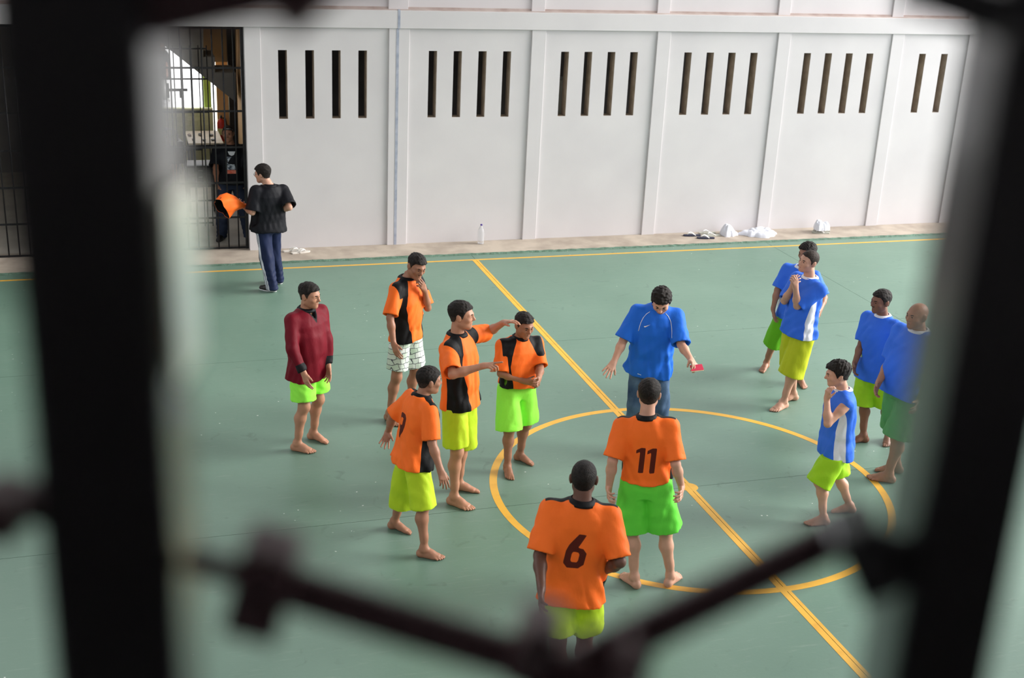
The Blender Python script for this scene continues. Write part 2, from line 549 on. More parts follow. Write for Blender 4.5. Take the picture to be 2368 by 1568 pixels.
def nets(A, g):
    """surface nets: vertices and quads of the zero level"""
    s = A < 0
    c = [s[i:s.shape[0] - 1 + i, j:s.shape[1] - 1 + j, k:s.shape[2] - 1 + k] for i in (0, 1) for j in (0, 1) for k in (0, 1)]
    anyv = c[0].copy(); allv = c[0].copy()
    for q in c[1:]: anyv |= q; allv &= q
    act = anyv & ~allv
    I = np.argwhere(act)
    if len(I) == 0: return np.zeros((0, 3)), np.zeros((0, 4), int)
    idm = np.full(act.shape, -1, np.int32); idm[act] = np.arange(len(I))
    cv = np.stack([A[I[:, 0] + i, I[:, 1] + j, I[:, 2] + k] for i in (0, 1) for j in (0, 1) for k in (0, 1)], 1)
    off = np.array([(i, j, k) for i in (0, 1) for j in (0, 1) for k in (0, 1)], float)
    P = np.zeros((len(I), 3)); N = np.zeros(len(I))
    for a in range(8):
        for b in range(a + 1, 8):
            if np.abs(off[a] - off[b]).sum() != 1: continue
            va, vb = cv[:, a], cv[:, b]
            m = (va < 0) != (vb < 0)
            t = np.where(m, va / np.where(m, va - vb, 1), 0)
            P += np.where(m[:, None], off[a] + t[:, None] * (off[b] - off[a]), 0); N += m
    V = g.lo + (I + P / N[:, None]) * g.vox
    Qs = []
    for ax in range(3):
        o1, o2 = (ax + 1) % 3, (ax + 2) % 3
        sa = np.take(s, range(0, s.shape[ax] - 1), ax); sb = np.take(s, range(1, s.shape[ax]), ax)
        E = np.argwhere(sa != sb)
        ok = (E[:, o1] > 0) & (E[:, o2] > 0) & (E[:, o1] < s.shape[o1] - 1) & (E[:, o2] < s.shape[o2] - 1)
        E = E[ok]
        fl = sa[E[:, 0], E[:, 1], E[:, 2]]
        def cell(d1, d2):
            F = E.copy(); F[:, o1] -= d1; F[:, o2] -= d2
            return idm[F[:, 0], F[:, 1], F[:, 2]]
        q = np.stack([cell(1, 1), cell(0, 1), cell(0, 0), cell(1, 0)], 1)
        q[~fl] = q[~fl][:, ::-1]
        Qs.append(q)
    Q = np.concatenate(Qs)
    return V, Q[(Q >= 0).all(1)]


def compact(V, polys):
    used = np.zeros(len(V), bool)
    for q in polys:
        if len(q): used[np.asarray(q).ravel()] = True
    m = np.cumsum(used) - 1
    return V[used], [m[np.asarray(q)] for q in polys if len(q)]


def split(V, polys, at):
    """cut a surface along at == 0; returns (outside, inside) each as (V, polys)"""
    V = np.asarray(V, float)
    res = []
    cutT = []
    keep = {1: [], -1: []}
    for q in polys:
        q = np.asarray(q)
        if not len(q): continue
        sg = at[q] > 0
        keep[1].append(q[sg.all(1)]); keep[-1].append(q[~sg.any(1)])
        mx = q[sg.any(1) & ~sg.all(1)]
        if q.shape[1] == 4: cutT += [mx[:, [0, 1, 2]], mx[:, [0, 2, 3]]]
        else: cutT.append(mx)
    T = np.concatenate(cutT) if cutT else np.zeros((0, 3), int)
    newV = [V]; nv = len(V); cache = {}
    extra = {1: [], -1: []}
    VV = []

    def mid(a, b):
        nonlocal nv
        k = (a, b) if a < b else (b, a)
        if k not in cache:
            fa, fb = at[a], at[b]
            t = fa / (fa - fb) if fa != fb else 0.5
            VV.append(V[a] + (V[b] - V[a]) * t); cache[k] = nv; nv += 1
        return cache[k]
    for tri in T:
        s = [at[i] > 0 for i in tri]
        n = sum(s)
        if n == 3: extra[1].append(tuple(tri)); continue
        if n == 0: extra[-1].append(tuple(tri)); continue
        lone = (n == 1)
        i = s.index(True) if lone else s.index(False)
        a, b, c = tri[i], tri[(i + 1) % 3], tri[(i + 2) % 3]
        ab, ac = mid(a, b), mid(a, c)
        sd = 1 if lone else -1
        extra[sd].append((a, ab, ac))
        extra[-sd] += [(ab, b, c), (ab, c, ac)]
    AV = np.concatenate([V, np.array(VV)]) if VV else V
    for sd in (-1, 1):
        res.append(compact(AV, keep[sd] + ([np.array(extra[sd])] if extra[sd] else [])))
    return res


# ---- smooth pseudo-random folds
def fold_field(seed, n, freq, axis, along, sharp=False):
    r = np.random.default_rng(seed)
    ks = []
    axis = nrm(axis)
    for i in range(n):
        v = r.normal(size=3); v = v - axis * (v @ axis) * (1 - along)
        ks.append((nrm(v) * freq * r.uniform(0.6, 1.5), r.uniform(0, 6.28)))
    def fn(x, y, z):
        t = 0
        for k, ph in ks:
            t = t + np.sin(k[0] * x + k[1] * y + k[2] * z + ph)
        t = t / math.sqrt(n)
        if not sharp: return t
        return 0.75 - 1.35 * np.exp(-np.abs(t) * 2.2) + 0.25 * t      # narrow creases between rounded ridges
    return fn


def basis(F, U):
    """left, forward, up (orthonormal) from a forward hint and an up vector"""
    u = nrm(U); l = nrm(np.cross(u, F)); f = np.cross(l, u)
    return np.array([l, f, u])


SKIN = {}


def skin_mat(tone):
    if tone not in SKIN:
        c = {'light': (0.60, 0.325, 0.225), 'tan': (0.50, 0.245, 0.15), 'brown': (0.37, 0.172, 0.102), 'dark': (0.23, 0.098, 0.058), 'deep': (0.125, 0.054, 0.034)}[tone]
        m = noise_mat('skin_' + tone, tuple(0.86 * x for x in c), c, 9.0, 0.48, 0.12, 90.0, spec=0.4, dist=0.004)
        m.node_tree.nodes['Principled BSDF'].inputs['Subsurface Weight'].default_value = 0.0
        SKIN[tone] = m
    return SKIN[tone]


HAIRM = noise_mat('black_hair', (0.006, 0.0045, 0.004), (0.020, 0.014, 0.011), 60.0, 0.6, 0.8, 170.0, spec=0.22, dist=0.008)
HAIRF = noise_mat('cropped_hair', (0.020, 0.014, 0.011), (0.045, 0.032, 0.025), 90.0, 0.65, 0.5, 220.0, spec=0.2, dist=0.004)
HAIRS = noise_mat('faded_hair_sides', (0.022, 0.014, 0.011), (0.060, 0.038, 0.028), 110.0, 0.7, 0.4, 240.0, spec=0.2, dist=0.004)
EYEW = mat_base('eye_white', (0.62, 0.58, 0.55), 0.3)
EYED = mat_base('eye_dark', (0.012, 0.007, 0.005), 0.25)
LIPM = {t: mat_base('lips_' + t, c, 0.45) for t, c in {'light': (0.40, 0.15, 0.12), 'tan': (0.30, 0.115, 0.09), 'brown': (0.20, 0.08, 0.065), 'dark': (0.12, 0.05, 0.045), 'deep': (0.08, 0.036, 0.034)}.items()}

CM = {}
CM['orange'] = cloth_mat('orange_jersey', (1.0, 0.172, 0.020), 0.95)
CM['black'] = cloth_mat('black_jersey_panel', (0.0055, 0.0055, 0.0065), 0.8)
CM['navyblack'] = cloth_mat('black_tshirt', (0.006, 0.0065, 0.010), 0.8)
CM['blue'] = cloth_mat('blue_jersey', (0.040, 0.165, 0.78), 0.9)
CM['refblue'] = cloth_mat('royal_blue_shirt', (0.016, 0.15, 0.72), 0.9)
CM['white'] = cloth_mat('white_cloth', (0.78, 0.79, 0.86), 0.96)
CM['maroon'] = cloth_mat('maroon_jersey', (0.165, 0.004, 0.014), 0.85)
CM['charcoal'] = cloth_mat('charcoal_rib', (0.010, 0.010, 0.012), 0.85)
CM['lime'] = cloth_mat('neon_lime_shorts', (0.34, 0.98, 0.085), 0.95)
CM['yellowlime'] = cloth_mat('yellow_lime_shorts', (0.50, 0.70, 0.025), 0.93)
CM['olive'] = cloth_mat('yellow_olive_shorts', (0.50, 0.56, 0.018), 0.93)
CM['midlime'] = cloth_mat('lime_shorts', (0.35, 0.66, 0.020), 0.93)
CM['green'] = cloth_mat('bright_green_shorts', (0.14, 0.72, 0.060), 0.93)
CM['leaf'] = cloth_mat('leaf_green_shorts', (0.14, 0.48, 0.015), 0.93)
CM['sage'] = cloth_mat('sage_green_shorts', (0.10, 0.33, 0.11), 0.93)
CM['navy'] = cloth_mat('navy_track_trousers', (0.012, 0.020, 0.062), 0.85)
CM['jeans'] = noise_mat('blue_denim', (0.018, 0.045, 0.11), (0.10, 0.17, 0.28), 4.0, 0.85, 0.3, 120.0, spec=0.2, dist=0.004)
CM['darkjeans'] = noise_mat('dark_denim', (0.015, 0.022, 0.045), (0.035, 0.048, 0.085), 4.0, 0.85, 0.3, 120.0, spec=0.2, dist=0.004)
CM['digit'] = cloth_mat('dark_printed_digit', (0.10, 0.014, 0.008), 0.85)
CM['grey_trousers'] = cloth_mat('pale_grey_trousers', (0.42, 0.43, 0.42), 0.9)
CM['shoe_black'] = mat_base('black_shoe_leather', (0.012, 0.011, 0.011), 0.35)
CM['shoe_white'] = mat_base('white_shoe', (0.75, 0.76, 0.80), 0.5)


def check_material():
    m = mat_base('white_grey_check_print', (0.7, 0.75, 0.7), 0.8, 0, 0.2)
    b = m.node_tree.nodes['Principled BSDF']
    tc = nd(m, 'ShaderNodeTexCoord')
    mp = nd(m, 'ShaderNodeMapping'); mp.inputs['Rotation'].default_value = (0.15, 0.1, 0.3)
    lk(m, tc.outputs['Object'], mp.inputs['Vector'])
    nz = nd(m, 'ShaderNodeTexNoise', Scale=9.0, Detail=2.0); lk(m, mp.outputs[0], nz.inputs['Vector'])
    vm = nd(m, 'ShaderNodeMixRGB'); vm.inputs[0].default_value = 0.05
    lk(m, mp.outputs[0], vm.inputs[1]); lk(m, nz.outputs['Color'], vm.inputs[2])
    br = nd(m, 'ShaderNodeTexBrick', Scale=5.2)
    br.inputs['Color1'].default_value = (0.50, 0.62, 0.50, 1); br.inputs['Color2'].default_value = (0.80, 0.84, 0.82, 1)
    br.inputs['Mortar'].default_value = (0.10, 0.11, 0.12, 1)
    br.inputs['Mortar Size'].default_value = 0.022; br.inputs['Mortar Smooth'].default_value = 0.5
    br.inputs['Brick Width'].default_value = 0.38; br.inputs['Row Height'].default_value = 0.27
    # brick pattern runs over the upright plane of the cloth
    sx = nd(m, 'ShaderNodeSeparateXYZ'); lk(m, vm.outputs[0], sx.inputs[0])
    cx_ = nd(m, 'ShaderNodeCombineXYZ')
    ad = nd(m, 'ShaderNodeMath', operation='ADD'); lk(m, sx.outputs[0], ad.inputs[0]); lk(m, sx.outputs[1], ad.inputs[1])
    lk(m, ad.outputs[0], cx_.inputs[0]); lk(m, sx.outputs[2], cx_.inputs[1])
    lk(m, cx_.outputs[0], br.inputs['Vector'])
    lk(m, br.outputs['Color'], b.inputs['Base Color'])
    return m


CM['check'] = check_material()


def uv_ball(name, c, R, rad, mat, parent, seg=12, rings=8, dark=None):
    """small ellipsoid in a local basis R (rows: left, forward, up)"""
    V, Q, T, mi = [], [], [], []
    for i in range(rings + 1):
        th = math.pi * i / rings
        for k in range(seg):
            a = 2 * math.pi * k / seg
            p = np.array([math.sin(th) * math.cos(a) * rad[0], math.cos(th) * rad[1], math.sin(th) * math.sin(a) * rad[2]])
            V.append(np.array(c) + p @ np.array(R))
    for i in range(rings):
        for k in range(seg):
            Q.append((i * seg + k, (i + 1) * seg + k, (i + 1) * seg + (k + 1) % seg, i * seg + (k + 1) % seg))
            mi.append(1 if dark and i < dark else 0)
    me = raw_mesh(name, V, [Q])
    me.materials.append(mat)
    if dark:
        me.materials.append(EYED)
        if len(me.polygons) == len(mi): me.polygons.foreach_set('material_index', mi)
    return link_mesh(name, me, None, parent)


def tri_ik(a, b, l1, l2, pole):
    """middle joint between a and b bent towards the pole direction"""
    d = b - a; L = np.linalg.norm(d); n = d / L
    if L >= (l1 + l2) * 0.998:
        s = L / (l1 + l2) / 0.998; l1 *= s; l2 *= s
    x = (l1 * l1 - l2 * l2 + L * L) / (2 * L); h = math.sqrt(max(l1 * l1 - x * x, 0))
    pl = pole - n * (pole @ n)
    return a + n * x + nrm(pl) * h


def on_ray(px, c, L, side):
    """point on the image ray at distance L from c: 'n' nearer to the viewer, 'f' farther"""
    d = nrm(ray(*px)); t0 = (c - CAM) @ d
    q = CAM + d * t0
    m = np.linalg.norm(q - c)
    if m >= L: return c + (q - c) * (L / m), m / L
    h = math.sqrt(L * L - m * m)
    return CAM + d * (t0 + (-h if side == 'n' else h)), m / L


# ---- 2D outlines of printed digits (unit height, y up)
def poly_sd(x, z, poly):
    """signed distance to a closed polygon (negative inside)"""
    P = np.array(poly, float)
    d = np.full(x.shape, 1e9); sgn = np.ones(x.shape)
    for i in range(len(P)):
        a, b = P[i], P[i - 1]
        e = b - a; wx, wz = x - a[0], z - a[1]
        t = np.clip((wx * e[0] + wz * e[1]) / (e @ e), 0, 1)
        d = np.minimum(d, (wx - e[0] * t) ** 2 + (wz - e[1] * t) ** 2)
        c1, c2, c3 = z >= a[1], z < b[1], e[0] * wz > e[1] * wx
        f = (c1 & c2 & c3) | (~c1 & ~c2 & ~c3)
        sgn = np.where(f, -sgn, sgn)
    return sgn * np.sqrt(d)


ONE = [(-0.02, -0.5), (0.17, -0.5), (0.17, 0.5), (0.02, 0.5), (-0.16, 0.40), (-0.16, 0.27), (-0.02, 0.33)]
SIX_O = [(-0.15, -0.5), (0.15, -0.5), (0.27, -0.38), (0.27, -0.02), (0.16, 0.10), (0.02, 0.10), (0.17, 0.5), (-0.03, 0.5), (-0.22, 0.16), (-0.27, -0.02), (-0.27, -0.38)]
SIX_I = [(-0.07, -0.33), (0.07, -0.33), (0.10, -0.28), (0.10, -0.08), (0.06, -0.04), (-0.07, -0.04), (-0.10, -0.09), (-0.10, -0.28)]


def digits_sd(kind, x, z):
    if kind == '6': return np.maximum(poly_sd(x, z, SIX_O), -poly_sd(x, z, SIX_I))
    if kind == '11': return np.minimum(poly_sd(x + 0.20, z, ONE), poly_sd(x - 0.20, z, ONE))
    return digits_sd('6', -x, -z)


# torso outline by distance below the neck base: (z, half width, half depth, forward shift)
TORSO = np.array([(-0.06, 0.052, 0.048, 0.0), (-0.01, 0.068, 0.060, -0.004), (0.03, 0.100, 0.080, 0.0), (0.075, 0.150, 0.104, 0.004), (0.14, 0.188, 0.126, 0.010), (0.24, 0.193, 0.136, 0.016),
                  (0.38, 0.184, 0.133, 0.016), (0.50, 0.186, 0.136, 0.012), (0.60, 0.203, 0.152, 0.006), (0.72, 0.212, 0.158, 0.002), (0.95, 0.222, 0.164, 0.0)])


def to_px(p):
    q = np.asarray(p) - CAM
    w = q @ CF
    return IW / 2 + FPX * (q @ CR) / w, IH / 2 - FPX * (q @ CU) / w


def make_person(P):
    sc = P.get('sc', 1.0); bk = P.get('bulk', 1.0)
    tone = P['skin']
    # ---------------- skeleton from the measured points
    ank = {}; ftd = {}
    for s in 'RL':
        h, t = floor_pt(*P['foot' + s][0], 0.02), floor_pt(*P['foot' + s][1], 0.015)
        d = nrm((t - h) * [1, 1, 0]); ftd[s] = d
        ank[s] = h + d * 0.045 * sc; ank[s][2] = 0.085 * sc
    root = (ank['R'] + ank['L']) / 2; root[2] = 0
    hd = nrm((root - CAM) * [1, 1, 0]); rt = np.cross(hd, [0, 0, 1.0])

    def vp(px, depth=0.0):
        d = ray(*px)
        return CAM + d * (((root + hd * depth - CAM) @ hd) / (d @ hd))

    def face(a):
        a = math.radians(a); return -hd * math.cos(a) + rt * math.sin(a)

    dn = P.get('dn', 0.0)
    nb = vp(P['nb'], dn); pv = vp(P['pv'], P.get('dp', 0.0))
    sc = P['sc'] = float(np.clip(nb[2] / 1.475, 0.88, 1.06)); P.setdefault('lean', 0)
    pv = nb + nrm(pv - nb) * 0.545 * sc
    CFw = face(P['chest']); PFw = face(P.get('pelvis', P['chest']))
    U = nrm(nb - pv)
    TB = basis(CFw, U)            # torso basis
    PB = basis(PFw, nrm(U * 0.5 + np.array([0, 0, 0.5])))
    HFw = face(P['head']); pt = math.radians(P.get('nod', 0)); rl = math.radians(P.get('roll', 0))
    hb = basis(HFw, (0, 0, 1)); HF = hb[1] * math.cos(pt) - hb[2] * math.sin(pt); HU = hb[2] * math.cos(pt) + hb[1] * math.sin(pt)
    HL = hb[0] * math.cos(rl) + HU * math.sin(rl); HU = HU * math.cos(rl) - hb[0] * math.sin(rl)
    HB = np.array([HL, HF, HU])
    hc = vp(P['hd'], dn + (CFw @ hd) * 0.03 + (HFw @ hd) * 0.03)
    hs = P.get('hs', 1.0) * (0.55 + 0.45 * sc)
    side = {'L': 1.0, 'R': -1.0}
    sh, el, wr, hd_dir = {}, {}, {}, {}
    slope = P.get('slope', {'L': 0.0, 'R': 0.0})
    for s in 'RL':
        a = P['arm' + s]
        sh[s] = nb + TB[0] * side[s] * 0.180 * sc * (0.5 + 0.5 * bk) - TB[2] * (0.086 - slope[s]) * sc + TB[1] * a.get('fw', 0.0)
        la, lf = 0.285 * sc, 0.25 * sc
        el[s], e1 = on_ray(a['el'], sh[s], la, a.get('es', 'n'))
        wr[s], e2 = on_ray(a['wr'], el[s], lf, a.get('ws', 'n'))
        tip, e3 = on_ray(a['tip'], wr[s], 0.17 * sc, a.get('ts', 'n'))
        hd_dir[s] = nrm(tip - wr[s])
        if DEBUG and max(e1, e2) > 1.12: print(P['id'], 'arm', s, 'reach', round(e1, 2), round(e2, 2), round(e3, 2))
    hip, kn = {}, {}
    for s in 'RL':
        hip[s] = pv + PB[0] * side[s] * 0.09 * sc - PB[2] * 0.03 * sc
        kn[s] = tri_ik(hip[s], ank[s], 0.425 * sc, 0.40 * sc, ftd[s] * 0.8 + PFw * 0.4)
    if DEBUG:
        print(P['id'], 'root', np.round(root, 2), 'nb', round(nb[2], 2), 'pv', round(pv[2], 2), 'spine', round(float(np.linalg.norm(nb - pv)), 2), 'head z', round(hc[2] + .115, 2), 'leg', [round(float(np.linalg.norm(hip[s] - ank[s]) / sc), 2) for s in 'RL'], 'neck', round(float(np.linalg.norm(hc - nb)), 2))

    # everything below is modelled relative to the root
    O = root.copy()
    for dct in (ank, sh, el, wr, hip, kn):
        for s in dct: dct[s] = dct[s] - O
    nb, pv, hc = nb - O, pv - O, hc - O
    person = empty('person', tuple(O)); tag(person, P['label'], 'person', P.get('group'))

    # ---------------- skin: one continuous surface
    B = Prims()
    z = lambda v: np.array(v, float)
    hw = lambda x, y, zz: hc + hs * (HL * x + HF * y + HU * zz)

    def torso_fn(grow, tbl=TORSO, b=bk, bellied=True, top=-0.05):
        def fn(x, y, zz):
            px, py, pz = x - nb[0], y - nb[1], zz - nb[2]
            X = px * TB[0][0] + py * TB[0][1] + pz * TB[0][2]
            Y = px * TB[1][0] + py * TB[1][1] + pz * TB[1][2]
            Z = -(px * TB[2][0] + py * TB[2][1] + pz * TB[2][2]) / sc
            w = np.interp(Z, tbl[:, 0], tbl[:, 1]) * sc * b + grow
            dp = np.interp(Z, tbl[:, 0], tbl[:, 2]) * sc * b + grow
            oy = np.interp(Z, tbl[:, 0], tbl[:, 3]) * sc
            by = P.get('belly', 0.0) if bellied else 0.0
            if by: dp = dp + by * np.exp(-((Z - 0.42) / 0.16) ** 2); oy = oy + by * 0.8 * np.exp(-((Z - 0.42) / 0.16) ** 2)
            w = np.maximum(w, 0.012); dp = np.maximum(dp, 0.012)
            r = ((np.abs(X) / w) ** 2.4 + (np.abs(Y - oy) / dp) ** 2.4) ** (1 / 2.4)
            d = (r - 1) * np.minimum(w, dp)
            return np.maximum(d, (top - Z) * sc)
        return fn
    tf = torso_fn(-0.048, bellied=False)
    B.func(lambda x, y, zz: np.maximum(tf(x, y, zz), (x - nb[0]) * -U[0] + (y - nb[1]) * -U[1] + (zz - nb[2]) * -U[2] - 0.60 * sc), pv - 0.30, nb + 0.30, 0.03)
    rb = sc * (0.45 + 0.55 * bk)
    nk = hw(0, -0.022, -0.055)
    B.cone(nb - U * 0.05, nk, 0.062 * rb, 0.054 * rb, 0.03)
    for s in 'RL':
        B.cone(nb - U * 0.03, sh[s] + U * 0.004, 0.046 * rb, 0.040 * rb, 0.03)
        B.cone(sh[s], sh[s] + (el[s] - sh[s]) * 0.35, 0.050 * rb, 0.047 * rb, 0.02)
        B.cone(sh[s], el[s], 0.047 * rb, 0.037 * rb, 0.02)
        B.cone(el[s], el[s] + (wr[s] - el[s]) * 0.35, 0.037 * rb, 0.041 * rb, 0.02)
        B.cone(el[s] + (wr[s] - el[s]) * 0.3, wr[s], 0.040 * rb, 0.026 * (0.5 + 0.5 * rb), 0.02)
        # legs
        B.cone(hip[s], kn[s], 0.082 * rb, 0.054 * rb, 0.03)
        kf = nrm(ftd[s])
        B.ell(kn[s] + kf * 0.018, basis(kf, (0, 0, 1)), (0.042 * rb, 0.040 * rb, 0.052 * rb), 0.03)
        cm = kn[s] + (ank[s] - kn[s]) * 0.33 - kf * 0.016 * rb
        B.cone(kn[s], cm, 0.049 * rb, 0.056 * rb, 0.03)
        B.cone(cm, kn[s] + (ank[s] - kn[s]) * 0.78, 0.054 * rb, 0.036 * rb, 0.03)
        B.cone(kn[s] + (ank[s] - kn[s]) * 0.72, ank[s] + [0, 0, -0.01], 0.036 * rb, 0.033 * rb, 0.02)
        # feet
        if P.get('shoes') is None:
            f = kf; l = np.cross([0, 0, 1.0], f) * side[s] * -1     # l points to the big-toe side
            A = ank[s] * [1, 1, 0]
            fs = sc * 1.02
            ft = lambda a, b, c: A + l * a * fs + f * b * fs + np.array([0, 0, c * fs])
            B.ell(ft(0, -0.035, 0.034), basis(f, (0, 0, 1)), (0.033 * fs, 0.036 * fs, 0.036 * fs), 0.02)
            B.cone(ft(0, -0.01, 0.085), ft(0.008, 0.065, 0.045), 0.034 * fs, 0.030 * fs, 0.03)
            B.cone(ft(-0.004, -0.035, 0.028), ft(-0.022, 0.095, 0.018), 0.028 * fs, 0.020 * fs, 0.025)
            B.cone(ft(0.008, 0.05, 0.045), ft(0.028, 0.125, 0.022), 0.028 * fs, 0.021 * fs, 0.025)
            B.cone(ft(0.0, 0.06, 0.040), ft(-0.003, 0.128, 0.020), 0.026 * fs, 0.019 * fs, 0.025)
            B.ell(ft(0.024, 0.0, 0.088), np.eye(3), (0.013,) * 3, 0.015); B.ell(ft(-0.028, -0.006, 0.075), np.eye(3), (0.013,) * 3, 0.015)
            for q, (tx, ty, tl, tr) in enumerate([(0.030, 0.130, 0.046, 0.0135), (0.011, 0.138, 0.040, 0.0095), (-0.006, 0.133, 0.036, 0.009), (-0.021, 0.122, 0.032, 0.0085), (-0.034, 0.106, 0.028, 0.0085)]):
                B.cone(ft(tx * 0.95, ty - 0.02, 0.020), ft(tx * 1.06, ty + tl * 0.55, 0.017), tr * fs, tr * fs, 0.008)
                B.cone(ft(tx * 1.06, ty + tl * 0.55, 0.017), ft(tx * 1.10, ty + tl, 0.010), tr * fs, tr * 0.95 * fs, 0.004)
    # hands
    for s in 'RL':
        a = P['arm' + s]; d = hd_dir[s]
        n = TB[0] * -side[s]
        if 'pn' in a: n = rt * a['pn'][0] + np.array([0, 0, 1.0]) * a['pn'][1] - hd * a['pn'][2]
        n = nrm(n - d * (n @ d)); th = np.cross(d, n) if s == 'R' else np.cross(n, d)
        w0 = wr[s]; g = 0.98 * sc * (0.7 + 0.3 * bk)
        pt_ = lambda x, y, zz: w0 + g * (th * x + d * y + n * zz)
        pose = a.get('pose', 'relax')
        curl = {'relax': (0.25, 0.32, 0.40, 0.45), 'open': (0.03, 0.04, 0.06, 0.10), 'point': (0.02, 1.15, 1.2, 1.25), 'fist': (1.2, 1.25, 1.3, 1.3), 'hold': (0.55, 0.6, 0.7, 0.75), 'clasp': (0.7, 0.75, 0.8, 0.85), 'pinch': (0.75, 0.9, 1.05, 1.15)}[pose]
        spread = {'open': 1.7, 'relax': 0.75}.get(pose, 0.5)
        kx = (0.030, 0.010, -0.010, -0.028); ky = (0.088, 0.091, 0.086, 0.076)
        ln = ((0.042, 0.026, 0.021), (0.046, 0.029, 0.022), (0.042, 0.027, 0.022), (0.033, 0.020, 0.019))
        for q in range(4):
            B.cone(pt_(kx[q] * 0.55, 0.008, 0), pt_(kx[q], ky[q], 0), 0.0155 * g, 0.0115 * g, 0.014)
            p0 = pt_(kx[q], ky[q], 0); ang = curl[q] * 0.55; fan = (kx[q] / 0.03) * 0.16 * spread
            for j in range(3):
                dd = (d * math.cos(fan) + th * math.sin(fan)) * math.cos(ang) + n * math.sin(ang)
                p1 = p0 + dd * ln[q][j] * g
                r0 = (0.0098, 0.0088, 0.0080, 0.0072)[j] * g; r1 = (0.0088, 0.0080, 0.0070)[j] * g
                B.cone(p0, p1, r0, r1, 0.006 if j == 0 else 0.003)
                p0 = p1; ang += curl[q]
        B.cone(pt_(0.014, 0.02, 0.004), pt_(0.034, 0.045, 0.010), 0.017 * g, 0.014 * g, 0.014)
        to = 0.75 if pose in ('open',) else (0.42 if pose in ('relax', 'point') else 0.3)
        tn = 0.25 if pose in ('open', 'relax') else 0.75
        td = nrm(d * 0.8 + th * to + n * tn)
        p0 = pt_(0.034, 0.045, 0.010); p1 = p0 + td * 0.036 * g; td2 = nrm(td + d * 0.35 + n * 0.1)
        B.cone(p0, p1, 0.0125 * g, 0.0105 * g, 0.010); B.cone(p1, p1 + td2 * 0.027 * g, 0.0105 * g, 0.008 * g, 0.004)
        B.cone(wr[s] - d * 0.015, pt_(0, 0.02, 0), 0.024 * g, 0.022 * g, 0.02, flat=(n, 1.25))
    # head
    e = lambda c, r, k=0.02, op='+': B.ell(hw(*c), HB, np.array(r) * hs, k * hs, op)
    cn = lambda a, b, ra, rb_, k=0.012, op='+': B.cone(hw(*a), hw(*b), ra * hs, rb_ * hs, k * hs, None, op)
    fat = P.get('jowl', 1.0)
    e((0, -0.012, 0.030), (0.076, 0.098, 0.086), 0.02)
    e((0, 0.018, -0.012), (0.068 * (0.5 + 0.5 * fat), 0.076, 0.085), 0.03)
    e((0, 0.030, -0.055), (0.054 * fat, 0.056, 0.056), 0.03)
    cn((-0.046 * fat, -0.005, -0.058), (0, 0.066, -0.092), 0.018, 0.020, 0.03); cn((0.046 * fat, -0.005, -0.058), (0, 0.066, -0.092), 0.018, 0.020, 0.03)
    e((0, 0.070, -0.092), (0.022, 0.017, 0.017), 0.02)
    cn((-0.045, 0.070, 0.020), (0, 0.087, 0.020), 0.010, 0.012, 0.02); cn((0.045, 0.070, 0.020), (0, 0.087, 0.020), 0.010, 0.012, 0.02)
    for q in (-1, 1):
        e((q * 0.031, 0.104, 0.002), (0.019, 0.018, 0.013), 0.012, '-')
        e((q * 0.031, 0.079, 0.001), (0.017, 0.012, 0.0105), 0.006)
        e((q * 0.044, 0.062, -0.022), (0.022, 0.022, 0.018), 0.025)
        e((q * 0.0115, 0.097, -0.030), (0.009, 0.011, 0.008), 0.008)
        e((q * 0.081, -0.012, -0.004), (0.010, 0.021, 0.034), 0.010)
        e((q * 0.087, -0.021, 0.006), (0.006, 0.013, 0.023), 0.008)
    cn((0, 0.088, 0.014), (0, 0.112, -0.024), 0.008, 0.0125, 0.012)
    cn((-0.019, 0.083, -0.054), (0.019, 0.083, -0.054), 0.006, 0.006, 0.012); cn((0, 0.090, -0.053), (0, 0.091, -0.052), 0.007, 0.007, 0.01)
    cn((-0.015, 0.082, -0.066), (0.015, 0.082, -0.066), 0.007, 0.007, 0.012)

    lo, hi = B.bounds()
    main = Grid(lo - 0.03, hi + 0.03, P.get('vox', 0.0105))
    boxes = []
    f1 = P.get('fine', 1.0)
    boxes.append((hc - 0.15 * hs, hc + 0.15 * hs, 0.0054 * f1))
    for s in 'RL':
        c = wr[s] + hd_dir[s] * 0.09 * sc
        boxes.append((c - 0.115, c + 0.115, 0.0046 * f1))
        if P.get('shoes') is None:
            c = ank[s] * [1, 1, 0] + ftd[s] * 0.06 + [0, 0, 0.05]
            boxes.append((c - [0.15, 0.15, 0.07], c + [0.15, 0.15, 0.07], 0.0056 * f1))
    A = B.eval(main)
    zz = main.ax[2][None, None, :]
    A = np.maximum(A, 0.001 - zz)
    V, Q = nets(A, main)
    for (a, b, vx) in boxes:
        ins = ((V > a) & (V < b)).all(1)
        Q = Q[~ins[Q].all(1)]
    Vs, Qs, n0 = [V], [Q], len(V)
    for (a, b, vx) in boxes:
        g = Grid(a - 0.006, b + 0.006, vx)
        A = np.maximum(B.eval(g), 0.001 - g.ax[2][None, None, :])
        v, q = nets(A, g)
        Vs.append(v); Qs.append(q + n0); n0 += len(v)
    V, pl = compact(np.concatenate(Vs), [np.concatenate(Qs)])
    body = link_mesh('body', raw_mesh('body', V, pl), skin_mat(tone), person)

